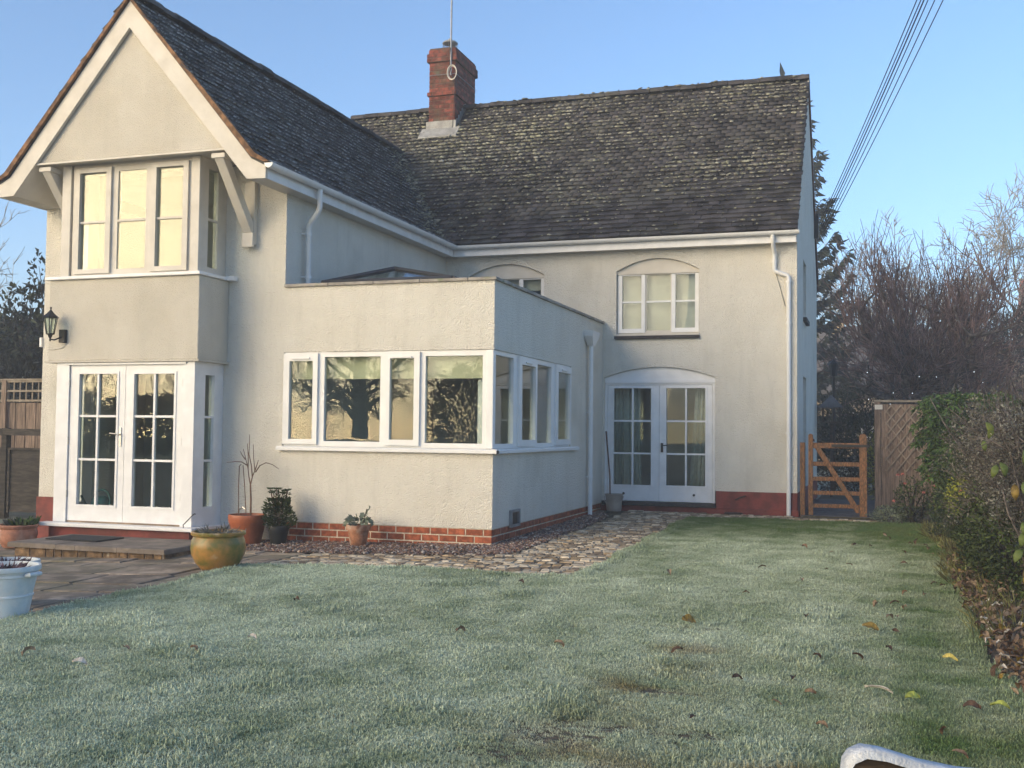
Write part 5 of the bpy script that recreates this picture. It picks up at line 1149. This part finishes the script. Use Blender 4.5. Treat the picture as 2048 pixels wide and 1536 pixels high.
# spruce behind the house
def spruce(base, H, rad, seed, n_wh=17):
    rgn = np.random.default_rng(seed); t_ = thing('spruce_tree', 'tall dark spruce with drooping branches rising behind the house gable', 'tree', base)
    B_ = np.array(base, float); tr = [(np.array([B_+[0, 0, H*f_] for f_ in (0, .3, .6, .85, 1.)]), .28, .02)]; br = []; P_, D_, L_ = [], [], []
    for w_ in range(n_wh):
        z = H*(.12+.86*(w_/(n_wh-1))**.9); R_ = rad*(1.05-(z/H))**.75; nb_ = 9 if w_ < n_wh-3 else 6
        for k in range(nb_):
            a = 6.283*k/nb_+rgn.uniform(-.3, .3); ln = R_*rgn.uniform(.75, 1.1); c_ = np.array([math.cos(a), math.sin(a), 0])
            pts = np.array([B_+[0, 0, z]+c_*ln*s_+np.array([0, 0, ln*(-.42*math.sin(s_*2.5)+.30*s_**3)]) for s_ in np.linspace(0, 1, 7)]); br.append((pts, .035, .01))
            M_ = int(46*ln+14)
            for _ in range(M_):
                s_ = rgn.random()**.7*6; i = int(min(s_, 5)); p = pts[i]+(pts[i+1]-pts[i])*(s_-i); sd = np.cross(c_, [0, 0, 1])*rgn.choice([-1, 1])
                P_.append(p+sd*rgn.uniform(0, .10)); D_.append(c_*.7+sd*rgn.uniform(.2, .8)+np.array([0, 0, rgn.uniform(-1.1, .15)])); L_.append(rgn.uniform(.18, .46))
    P_.append(B_+[0, 0, H-.2]); D_.append([0, 0, 1]); L_.append(.8)
    tubes('trunk', tr, BARK_DARK, t_, 7); tubes('branches', br, BARK_DARK, t_, 4); L_ = np.array(L_); leaves('needles', P_, D_, L_, L_*.36, SPRUCE, t_, seed=seed, fold=.1)
spruce((1.0, 29.2, .1), 14.6, 4.1, 5)
# frosted bare trees in the distance
for k, (b_, h_, s_) in enumerate((((3.6, 50, .1), 13.5, 21), ((6.4, 47, .1), 14.5, 22), ((8.6, 52, .1), 13, 23))):
    bare_tree('frosted_tree', ['pale frosted bare tree just right of the spruce in the distance', 'tallest pale frosted bare tree behind the pollarded tree', 'pale frosted bare tree behind the right part of the pollarded crown'][k], b_, h_, (1.0), s_, FROSTTWIG, FROSTTWIG, .15, 4, (9, 6, 6, 5), twig_r=.02, group='frosted trees beyond the garden')
bare_tree('frosted_tree', 'tall pale frosted bare tree with twisting limbs at the right picture edge', (11.3, 37, .1), 14.5, .85, 31, BARK, FROSTTWIG, .17, 4, (11, 7, 6, 5), twig_r=.018, group='frosted trees beyond the garden', curl=.22)
bare_tree('bare_tree', 'distant bare tree whose twig tips show left of the house', (-28.4, 20, -.3), 10.5, .7, 41, FROSTTWIG, FROSTTWIG, .2, 4, (6, 5, 4, 3), twig_r=.014)

def bush(name, label, c, rad, N, ll, lw, m, seed, stems=True, cat='shrub', droop=0., up_=.4, group=None, lump=.3, parent=None, shell=.5, m_stem=BARK_DARK):
    rgn = np.random.default_rng(seed); t_ = parent or thing(name, label, cat, (c[0], c[1], c[2]-rad[2]), group)
    d = rgn.normal(size=(N, 3)); d /= np.linalg.norm(d, axis=1, keepdims=True); r_ = rgn.random(N)**(1/3.)*shell+(1-shell)*rgn.uniform(.75, 1., N); r_ = np.where(rgn.random(N) < .75, np.maximum(r_, rgn.uniform(.62, 1.03, N)), r_)
    ph = rgn.uniform(0, 6, 3); l_ = 1+lump*np.array([noise.noise((q[0]*2.2+ph[0], q[1]*2.2+ph[1], q[2]*2.2+ph[2])) for q in d])+lump*.6*np.array([noise.noise((q[0]*6+ph[1], q[1]*6, q[2]*6)) for q in d])
    P_ = np.array(c)+d*np.array(rad)*(r_*l_)[:, None]; D_ = d+rgn.normal(size=(N, 3))*.6+np.array([0, 0, up_-droop]); Ls = rgn.uniform(.6, 1.2, N)*ll
    leaves('leaves', P_, D_, Ls, Ls*lw, m, t_, seed=seed)
    if stems:
        br = []
        for k in range(14): a = rgn.normal(size=3)*.6; e_ = np.array(c)+np.array(rad)*(a/np.linalg.norm(a)*.8); s_ = np.array([c[0], c[1], c[2]-rad[2]*.98])+rgn.normal(size=3)*np.array([.05, .05, 0]); br.append((np.array([s_, s_*.5+e_*.5+[0, 0, .05], e_]), .018, .006))
        tubes('stems', br, m_stem, t_, 4)
    return t_
# behind the gate and fence
bush('laurel_hedge', 'dark evergreen shrub filling the gap behind the garden gate', (3.95, 13.2, .8), (1.0, 1.2, 1.05), 5200, .10, .42, LAUREL, 51)
bush('laurel_hedge', 'taller dark evergreen mass behind the bird table', (4.3, 19.5, 1.35), (2.1, 1.0, 1.6), 6500, .13, .4, LAUREL, 52)
bush('golden_shrub', 'yellow-green shrub between gate post and fence panel', (4.42, 8.6, .75), (.32, .35, .75), 1500, .06, .42, YELLOWGREEN, 53)
bush('dark_conifer', 'dark clipped conifer beyond the fence at the right edge', (8.9, 24.5, 2.6), (1.6, 1.4, 2.9), 9000, .16, .3, DARKCON, 54)
bush('garden_shrub', 'dark bushy shrub under the pollarded tree', (6.6, 17.5, 1.0), (1.9, 1.0, 1.3), 5200, .10, .4, LAUREL, 55)
# left of the house
bush('dark_conifer', 'dark bluish conifer hedge behind the tall fence left of the house', (-19.0, 11.6, 1.75), (2.6, 1.6, 2.75), 20000, .22, .3, DARKCON, 56)
bush('dark_conifer', 'dark conifer filling the gap between fence and house corner', (-16.2, 10.6, 1.7), (1.5, 1.4, 2.6), 14000, .22, .3, DARKCON, 57)
bush('leafy_tree', 'broad-leaved evergreen branch rising above the conifers at the house corner', (-15.35, 9.2, 3.95), (.75, .5, .85), 420, .17, .55, LAUREL, 58)
bush('leafy_tree', 'leafy shoots above the fence touching the house corner', (-14.95, 9.2, 4.95), (.26, .3, .55), 80, .15, .55, LAUREL, 59)
# right border, from far to near
cy = thing('cypress_bush', 'bright green drooping cypress bush overhanging the trellis fence', 'shrub', (5.5, 4.9, .1))
rgn = np.random.default_rng(61); P_, D_, L_ = [], [], []; br = []
for k in range(720):
    a = rgn.uniform(0, 6.283); rr = math.sqrt(rgn.random()); h = rgn.random(); c_ = np.array([5.60+.58*rr*math.cos(a)*(1.0-.30*abs(h-.55)), 4.95+.55*rr*math.sin(a), .72+1.22*h]); d = np.array([math.cos(a)*rr+.1, math.sin(a)*rr, .15]); ln = rgn.uniform(.22, .42)
    pts = np.array([c_+d*ln*s_+np.array([0, 0, -.55*ln*s_*s_]) for s_ in np.linspace(0, 1, 5)]); br.append((pts, .006, .003))
    for _ in range(48):
        s_ = rgn.random()*4; i = int(min(s_, 3)); p = pts[i]+(pts[i+1]-pts[i])*(s_-i); sd = rgn.normal(size=3); P_.append(p); D_.append(d*.6+sd*.5+np.array([0, 0, -.75])); L_.append(rgn.uniform(.045, .11))
L_ = np.array(L_); leaves('foliage', P_, D_, L_, L_*.32, CYPRESS, cy, seed=1, fold=.15); br.append((np.array([[5.55, 4.95, .05], [5.52, 4.95, .8], [5.48, 4.95, 1.7]]), .05, .02)); tubes('branches', br, BARK_DARK, cy, 4)
for k, (c_, r_, lb) in enumerate((((4.78, 5.0, .34), (.26, .25, .34), 'small rose bush with pink blooms in front of the trellis fence'), ((5.30, 4.75, .30), (.28, .25, .34), 'dark twiggy rose bush with pink blooms beside the cypress'))):
    rb = bush('rose_bush', lb, c_, r_, 1000, .045, .5, HEDGE if k == 0 else LAUREL, 62+k, group='rose bushes by the fence')
    for q in range(6):
        a = rgn.uniform(0, 6.283); p = np.array([c_[0]+r_[0]*math.cos(a)*1.1, c_[1]-r_[1]*abs(math.sin(a)), c_[2]+r_[2]*rgn.uniform(-.1, 1.25)]); M_ = 14; d = rgn.normal(size=(M_, 3)); d[:, 2] = abs(d[:, 2]); leaves('rose', np.repeat(p[None], M_, 0), d, .03, .026, ROSE, rb, seed=q)
bush('frosted_groundcover', 'low pale frosted plant at the foot of the fence post', (4.48, 5.15, .12), (.28, .3, .13), 700, .05, .5, SAGE, 66, stems=False, cat='plant')
bush('border_shrub', 'dark green leafy shrub at the edge of the lawn below the cypress', (5.40, 2.2, .50), (.46, 1.2, .62), 8000, .05, .5, HEDGE, 67)
bush('border_shrub', 'dense green shrub in the border below the frosted hedge', (5.50, -1.1, .50), (.50, 1.9, .66), 16000, .045, .5, HEDGE, 68)
bush('yellow_shrub', 'patch of yellow-green leaves in the border under the cypress', (5.25, 1.1, .62), (.22, .4, .28), 700, .05, .45, YELLOWGREEN, 69)
# frosted twiggy hedge close to the camera
fh = thing('frosted_hedge', 'tall grey frosted twiggy hedge at the right edge of the lawn', 'hedge', (5.8, -1.2, 0))
tw = []; P_, D_, L_ = [], [], []
for k in range(1500):
    y = rgn.uniform(-3.2, .9); x = 5.16+.12*math.sin(y*1.9)+abs(rgn.normal())*.42+.16*max(0, y+1.5); top = 1.78+.12*math.sin(y*2.3)+.08*rgn.normal(); z0 = rgn.uniform(.5, 1.35)
    if x > 6.6: continue
    q, d = wig((x, y, z0), (rgn.normal()*.5-.25, rgn.normal()*.5, rgn.uniform(.3, 1.)), min(rgn.uniform(.2, .6), max(.08, top-z0)), 5, rgn, curl=.28); tw.append((q, .0045, .002))
    for j in range(3): q2, d2 = wig(q[rgn.integers(1, 5)], rgn.normal(size=3)+[0, 0, .3], rgn.uniform(.08, .22), 4, rgn, curl=.3); tw.append((q2, .003, .0015)); q = q2 if rgn.random() < .2 else q
    for _ in range(40):
        p = tw[-1-rgn.integers(0, 4)][0][rgn.integers(0, 4)]; P_.append(p+rgn.normal(size=3)*.025); D_.append(rgn.normal(size=3)+[0, 0, .3]); L_.append(rgn.uniform(.012, .032))
for k in range(30): y = rgn.uniform(-3.0, .5); tw.append((wig((5.4+.3*rgn.random(), y, .05), (-.05, rgn.normal()*.1, 1), rgn.uniform(1.4, 1.9), 7, rgn, curl=.08)[0], .012, .004))
tubes('twigs', tw, FROSTSTEM, fh, 3); L_ = np.array(L_); leaves('frosted_leaves', P_, D_, L_, L_*.55, FROSTLEAF, fh, seed=3)
bush('', '', (6.0, -1.0, 1.0), (.55, 2.3, .86), 12000, .05, .5, LAUREL, 70, parent=fh, stems=False)
# long-leaved climber hanging in front of the hedge
cl = thing('climber', 'climber with large yellow-green leaves hanging in front of the frosted hedge', 'climbing plant', (5.25, -3.2, .2))
vn = []
for q in ([(5.42, -3.0, .3), (5.30, -3.15, .8), (5.22, -3.1, 1.2), (5.10, -3.0, 1.45)], [(5.30, -3.2, .5), (5.18, -3.3, .75), (5.14, -3.3, .95)], [(5.22, -3.1, 1.2), (5.08, -3.2, 1.28), (4.98, -3.2, 1.22)]): vn.append((np.array(q), .007, .004))
tubes('vine', vn, BARK, cl, 5)
for k, (x, y, z, dx, dz, l_) in enumerate(((5.10, -3.05, 1.38, -.3, -1, .13), (5.06, -3.05, 1.42, .25, -1, .16), (5.04, -3.1, 1.28, .1, -1, .12), (5.12, -3.2, 1.10, -.35, -.9, .15), (5.14, -3.2, 1.12, .25, -1, .16), (5.24, -3.2, .96, .0, -1, .17), (5.30, -3.2, .98, .2, -1, .17), (5.30, -3.25, 1.22, -.1, -1, .17), (5.27, -3.4, .62, -.2, -1, .15), (5.26, -3.4, .50, -.4, -.7, .16), (5.28, -3.4, .36, -.1, -1, .17), (5.26, -3.45, .70, .1, -1, .14))):
    l_ *= .72; d = Vector((dx, -.25, dz)).normalized(); s_ = d.cross(Vector((.3*math.sin(k*2.), -1, .2))).normalized(); n_ = s_.cross(d); mb = MB(); vs_ = []; N = 6
    for i in range(N+1):
        f_ = i/N; c_ = Vector((x, y, z))+d*(l_*f_)+n_*(.03*math.sin(f_*3)); w_ = l_*.24*math.sin(math.pi*min(1, f_*.93+.04))**.8; vs_ += [tuple(c_+s_*w_+n_*w_*.5), tuple(c_), tuple(c_-s_*w_+n_*w_*.5)]
    mb.add(vs_, [f for i in range(N) for f in ((i*3, i*3+1, i*3+4, i*3+3), (i*3+1, i*3+2, i*3+5, i*3+4))]); lo = mb.build('leaf', CLIMBER if k not in (5, 10) else LEAFO, cl, smooth=True); sm = lo.modifiers.new('thickness', 'SOLIDIFY'); sm.thickness = .0012
# dry grass tufts at the border edge
def dry_tufts():
    P_, D_, L_ = [], [], []
    for k in range(1400):
        y = rgn.uniform(-4.2, 3.9); x = 4.92+.06*math.sin(y*1.7)+rgn.uniform(-.02, .3); P_.append((x, y, G(x, y)+.02)); D_.append((rgn.normal()*.6-.3, rgn.normal()*.6, 1.)); L_.append(rgn.uniform(.06, .2))
    leaves('border_grass', P_, D_, L_, .006, mat('straw_green_grass', (.17, .17, .06), .8, .25, 4, island=.4), None, seed=3, kind='stuff')['label'] = 'ragged straw-green grass along the border edge'
dry_tufts()

# ------------------------------------------------------------------ leaf litter and single fallen leaves
def leaf_mesh(m, seed, curl=.5, l=.07, w=.034):
    rg = random.Random(seed); N = 5; vs_ = []
    for i in range(N+1):
        f_ = i/N; ww = w*math.sin(math.pi*min(1, .06+f_*.9))**.75; zc = curl*.02*math.sin(f_*3.1)+rg.uniform(-.002, .002); x = (f_-.5)*l
        vs_ += [(x, ww/2, zc+curl*.014*rg.uniform(.5, 1.4)), (x, 0, zc), (x, -ww/2, zc+curl*.014*rg.uniform(.5, 1.4))]
    fs_ = [f for i in range(N) for f in ((i*3, i*3+3, i*3+4, i*3+1), (i*3+1, i*3+4, i*3+5, i*3+2))]
    me = bpy.data.meshes.new('leaf'); me.from_pydata(vs_, [], fs_); me.materials.append(m); return me
DL_ = [leaf_mesh(LEAFB, 1, .8), leaf_mesh(DEADLEAF, 2, 1.2, .08, .04), leaf_mesh(DEADLEAF, 3, .5, .06, .03), leaf_mesh(LEAFW, 4, 1., .07, .03), leaf_mesh(LEAFO, 5, 1., .08, .05)]
lp, lr, ls, li = [], [], [], []
rg = random.Random(4)
for _ in range(750):
    y = rg.gauss(-3.2, 1.7); x = 4.98+abs(rg.gauss(0, .22))-.10*rg.random()
    if y < -7.5 or y > 3.8 or x > 5.9: continue
    lp.append((x, y, G(x, y)+.045+rg.uniform(0, .05))); lr.append((rg.gauss(0, .5), rg.gauss(0, .5), rg.uniform(0, 6.28))); ls.append(rg.uniform(.5, 1.15)); li.append(rg.choices(range(5), [5, 5, 4, 1, 1])[0])
scatter('leaf_litter', lp, lr, ls, li, DL_)['label'] = 'drift of dead brown leaves at the foot of the hedge'
SP = [('pale yellow leaf lying on the lawn near the bench', LEAFY, 4.672, -5.067, .085, .045, 'leaf'), ('frosted white leaf on the left part of the lawn', LEAFW, .531, -6.004, .085, .04, 'leaf'), ('pale frosted leaf on the lawn near the lower left corner', LEAFW, -.025, -6.919, .085, .045, 'leaf'),
      ('yellow-green leaf on the lawn above the bench back', LEAFG, 4.43, -6.15, .08, .05, 'leaf'), ('bright green pointed leaf on the lawn at the right edge', LEAFG, 4.83, -6.2, .09, .045, 'leaf'), ('dark red-brown leaf standing in the grass at the right edge', LEAFB, 4.70, -6.25, .085, .06, 'leaf'),
      ('round ochre leaf on the lawn in front of the path corner', LEAFO, 3.02, -4.42, .10, .09, 'leaf'), ('large ochre-brown leaf in the grass right of centre', LEAFO, 4.22, -4.264, .11, .08, 'leaf'), ('long pale curled leaf on the lawn above the bench', LEAFW, 4.27, -6.05, .15, .022, 'leaf'),
      ('reddish leaf on the lawn beyond the worn patch', LEAFB, 3.12, -5.45, .075, .035, 'leaf'), ('small red leaf on the lawn in front of the patio pot', LEAFB, .05, -4.6, .055, .04, 'leaf')]
for k, (lb, m, x, y, l, w_, ct) in enumerate(SP):
    me = leaf_mesh(m, 70+k, .9, l, w_); o = link('fallen_leaf', me, None); o.location = (x, y, lawn_z(x, y)+.045); o.rotation_euler = (rg.uniform(.1, .6), rg.uniform(-.3, .3), rg.uniform(-.5, .9)); tag(o, lb, ct, 'fallen leaves on the lawn')
for k in range(58):
    if k < 40: x = 4.9-abs(rg.gauss(0, .55)); y = rg.uniform(-7, 2.5)
    else: x = rg.uniform(-.8, 4.2); y = rg.uniform(-7, 1.5)
    if not lawn_edge_ok(x, y, .05): continue
    o = link('fallen_leaf', DL_[rg.choice([0, 0, 1, 2])], None); o.location = (x, y, lawn_z(x, y)+.028); o.rotation_euler = (rg.gauss(0, .4), rg.gauss(0, .4), rg.uniform(0, 6.28)); o.scale = [rg.uniform(.6, 1.15)]*3
    tag(o, 'small curled dead brown leaf scattered on the frosty lawn', 'leaf', 'dead brown leaves on the lawn')

# ------------------------------------------------------------------ garden bench in the near right corner
bn = thing('garden_bench', 'weathered timber bench back with a frosted white rim in the bottom right corner', 'bench', (4.75, -10.1, -.1))
ax = (Vector((4.334, -10.248, 0))-Vector((4.213, -10.289, 0))).normalized(); nx = Vector((-ax.y, ax.x, 0)); o0 = Vector((4.213, -10.289, .0))
def bp(u, z, d=0): q = o0+ax*u+nx*d; return (q.x, q.y, z)
topc = [(0.0, .79), (.003, .813), (.012, .826), (.03, .834), (.06, .830), (.12, .812), (.18, .800), (.30, .79), (.6, .80), (.9, .79), (1.02, .80), (1.14, .83), (1.17, .834), (1.19, .82), (1.2, .79)]
mb = MB(); n_ = len(topc); vs_ = [bp(u, z-.012) for u, z in topc]+[bp(u, .66) for u, z in topc]+[bp(u, z-.012, .03) for u, z in topc]+[bp(u, .66, .03) for u, z in topc]
mb.add(vs_, [f for i in range(n_-1) for f in ((n_+i, n_+i+1, i+1, i), (2*n_+i, 2*n_+i+1, 3*n_+i+1, 3*n_+i), (i, i+1, 2*n_+i+1, 2*n_+i), (n_+i, 3*n_+i, 3*n_+i+1, n_+i+1))]); mb.build('backrest', BENCHWOOD, bn)
mb = MB(); vs_ = []
for u, z in topc: vs_ += [bp(u, z-.0125, -.006), bp(u, z, -.004), bp(u, z, .034), bp(u, z-.0125, .036)]
mb.add(vs_, [f for i in range(n_-1) for f in ((i*4, i*4+4, i*4+5, i*4+1), (i*4+1, i*4+5, i*4+6, i*4+2), (i*4+2, i*4+6, i*4+7, i*4+3))]+[(0, 1, 2, 3)]); mb.build('frosted_rim', FROSTRIM, bn, smooth=True)
for k in range(12): u = .05+k*.095; MB().add([bp(u, .36), bp(u+.05, .36), bp(u+.05, .66), bp(u, .66), bp(u, .36, .02), bp(u+.05, .36, .02), bp(u+.05, .66, .02), bp(u, .66, .02)], [(0, 1, 2, 3), (7, 6, 5, 4), (0, 4, 5, 1), (1, 5, 6, 2), (2, 6, 7, 3), (3, 7, 4, 0)]).build('back_slat', BENCHWOOD, bn)
for k in range(5): d0 = -.04-k*.09; MB().add([bp(0, .33, d0), bp(1.2, .33, d0), bp(1.2, .33, d0-.08), bp(0, .33, d0-.08), bp(0, .355, d0), bp(1.2, .355, d0), bp(1.2, .355, d0-.08), bp(0, .355, d0-.08)], [(0, 3, 2, 1), (4, 5, 6, 7), (0, 1, 5, 4), (1, 2, 6, 5), (2, 3, 7, 6), (3, 0, 4, 7)]).build('seat_slat', BENCHWOOD, bn)
for u in (.02, 1.14):
    for d0 in (.0, -.42): MB().add([bp(u, -.1, d0), bp(u+.05, -.1, d0), bp(u+.05, -.1, d0-.05), bp(u, -.1, d0-.05), bp(u, .33, d0), bp(u+.05, .33, d0), bp(u+.05, .33, d0-.05), bp(u, .33, d0-.05)], [(0, 3, 2, 1), (4, 5, 6, 7), (0, 1, 5, 4), (1, 2, 6, 5), (2, 3, 7, 6), (3, 0, 4, 7)]).build('leg', BENCHWOOD, bn)

# ------------------------------------------------------------------ overhead wires to the gable
def ray(px, py, t_): 
    d = fwd+rt2*((px-1024)/2169.99)-up2*((py-768)/2169.99); return CAM+d*t_
ORD = ('leftmost', 'second', 'third', 'fourth', 'fifth', 'rightmost')
for k, (xa, xb) in enumerate(((1823, 1637), (1831, 1638), (1837, 1640), (1845, 1643), (1858, 1648), (1874, 1652))):
    a = ray(xa, 0, 15.0); b_ = Vector((3.2+.03*k, 10.8-.08*k, 5.62-.05*k)); d = a-b_; e_ = a+d*.9
    pts = [b_+(e_-b_)*s_+Vector((0, 0, -.22*4*s_*(1-s_)*.8)) for s_ in np.linspace(0, 1, 14)]
    tag(MB().tube(pts, .0075 if k != 2 else .010, 5).build('overhead_wire', CABLE), '%s overhead wire out from the roof among the six dark wires' % ORD[k] if k not in (0, 5) else ('overhead wire closest to the roof among the six dark wires' if k == 0 else 'overhead wire farthest from the roof among the six dark wires'), 'wire', 'overhead wires')
wbk = MB(); wbk.box(3.112, 3.20, 10.4, 10.5, 5.25, 5.75); wbk.tube([(3.2, 10.5, 5.6), (3.3, 10.9, 5.6)], .012, 6); wbk.build('wire_bracket', DARKMETAL, house)

# ------------------------------------------------------------------ bird table, lamp post, cottages behind the garden
bt = thing('bird_table', 'bird table with a pyramid roof standing among the dark shrubs', 'bird table', (3.42, 10.9, .1))
MB().add([(3.17, 10.65, 1.86), (3.67, 10.65, 1.86), (3.67, 11.15, 1.86), (3.17, 11.15, 1.86), (3.42, 10.9, 2.12)], [(0, 1, 4), (1, 2, 4), (2, 3, 4), (3, 0, 4), (3, 2, 1, 0)]).build('roof', FARROOF, bt)
MB().box(3.22, 3.62, 10.7, 11.1, 1.55, 1.58).build('tray', FENCEDARK, bt); MB().box(3.39, 3.45, 10.87, 10.93, .05, 1.55).build('post', FENCEDARK, bt)
for x in (3.24, 3.57):
    for y in (10.72, 11.05): MB().box(x, x+.03, y, y+.03, 1.58, 1.86).build('corner_stick', FENCEDARK, bt)
lpst = thing('lamp_post', 'small dark garden lantern on a post beside the gable end', 'lamp post', (3.42, 12.3, .1))
MB().tube([(3.42, 12.3, .05), (3.42, 12.3, 2.55)], .03, 8).build('post', DARKMETAL, lpst); MB().lathe([(0, 2.95), (.02, 2.93), (.13, 2.84), (.13, 2.82), (.10, 2.82), (.07, 2.58), (.0, 2.55)], (3.42, 12.3, 0), 6).build('lantern_head', DARKMETAL, lpst)
def cottage(name, label, x0, x1, y0, y1, zw, zr, wm, rm_, wins, gable='x'):
    c_ = thing(name, label, 'house', ((x0+x1)/2, (y0+y1)/2, .1)); T_ = lambda u, d, z: (u, y0-d, z)
    MB(T_).holes(x0, x1, 0, zw, wins, 0, -.3).build('wall', wm, c_); MB().box(x0, x1, y0+.3, y1, 0, zw).build('wall', wm, c_); ym = (y0+y1)/2
    if gable == 'x':
        MB().prism([(y0-.3, zw-.1), (ym, zr), (y1+.3, zw-.1), (y1+.3, zw+.05), (ym, zr+.15), (y0-.3, zw+.05)], 0, x0-.2, x1+.2).build('roof', rm_, c_)
        for x in (x0, x1-.3): MB().prism([(y0, zw), (y1, zw), (ym, zr)], 0, x, x+.3).build('gable', wm, c_)
    else:
        xm = (x0+x1)/2; MB().prism([(x0-.3, zw-.1), (xm, zr), (x1+.3, zw-.1), (x1+.3, zw+.05), (xm, zr+.15), (x0-.3, zw+.05)][::-1], 1, y0-.2, y1+.2).build('roof', rm_, c_); MB().prism([(x0, zw), (x1, zw), (xm, zr)][::-1], 1, y0, y0+.3).build('gable', wm, c_)
    for a, b_, z0, z1 in wins:
        w_ = MB(T_).holes(a, b_, z0, z1, [(a+.08, (a+b_)/2-.03, z0+.08, z1-.08), ((a+b_)/2+.03, b_-.08, z0+.08, z1-.08)], -.05, -.12).build('window', WHITE, c_); MB(T_).box(a+.06, b_-.06, -.10, -.09, z0+.06, z1-.06).build('pane', GLASS, w_)
    MB().box(x0+.4, x0+1.1, ym-.35, ym+.35, zr-.8, zr+.35).build('chimney', wm, c_); return c_
cottage('stone_cottage', 'honey stone cottage with grey roof seen through the pollarded tree', 5.0, 11.5, 47, 53, 4.6, 7.6, STONEWALL, FARROOF, [(7.0, 8.3, 3.2, 4.8), (9.2, 10.5, 3.2, 4.8), (7.0, 8.3, .9, 2.4)], 'y')
cottage('red_roofed_house', 'far house with red tiled roof glimpsed behind the bare trees', 13.5, 21, 62, 69, 6.5, 11.5, STONEWALL, FARRED, [(14.5, 15.8, 4, 5.6)], 'x')
cottage('grey_cottage', 'grey-roofed stone house behind the shrubs right of the gable end', 1.8, 6.2, 38, 43, 3.2, 6.2, STONEWALL, FARROOF, [(3.2, 4.2, 1.2, 2.3)], 'x')

# ------------------------------------------------------------------ trees at the foot of the garden, behind the viewer, mirrored in the windows
bare_tree('garden_tree', 'spreading bare garden tree mirrored in the extension windows', (-19.2, -35.0, .9), 9.0, 1.7, 71, BARK_DARK, BARK_DARK, .36, 4, (26, 5, 4, 4), trunk_f=.52, twig_r=.022, up_=.02, low=.06)
bush('garden_conifer', 'dark evergreen mirrored at the corner end of the extension windows', (-10.4, -27.2, 1.7), (1.9, 1.5, 2.2), 6000, .2, .4, DARKCON, 72)
for k, (x, y, h_) in enumerate(((-38.5, -39, 9.5), (-33, -43, 8.), (-44, -36, 8.), (-27, -45, 7.5))):
    bare_tree('boundary_tree', ['bare boundary tree mirrored low in the left pane of the bay window', 'bare boundary tree mirrored low in the middle pane of the bay window', 'bare boundary tree far left at the foot of the garden', 'bare boundary tree mirrored in the bay doors'][k], (x, y, .4), h_, .85, 80+k, BARK_DARK, BARK_DARK, .25, 4, (7, 5, 5, 4), twig_r=.016, group='bare trees along the garden foot')
for k in range(6):
    x = -58+k*4.6; y = -41-2*math.sin(k*1.3)
    bush('boundary_hedge', 'clump %s of the tall dark hedge along the garden foot' % ('one two three four five six seven eight nine'.split()[k]), (x, y, 1.5), (3.4, 1.5, 1.9+.35*math.sin(k*2.1)), 5200, .30, .5, LAUREL, 90+k, stems=False, cat='hedge', group='hedge along the garden foot')

# ------------------------------------------------------------------ thin morning mist
hz = bpy.data.materials.new('morning_mist'); hz.use_nodes = True; t = hz.node_tree; t.nodes.remove(t.nodes['Principled BSDF'])
pv = nd(t, 'ShaderNodeVolumePrincipled'); pv.inputs['Color'].default_value = (.90, .93, .97, 1); pv.inputs['Density'].default_value = .0042; pv.inputs['Anisotropy'].default_value = 0.
t.links.new(pv.outputs[0], t.nodes['Material Output'].inputs['Volume'])
MB().box(-165, 165, -165, 165, -2.2, 18.5).build('haze', hz, None, kind='stuff')
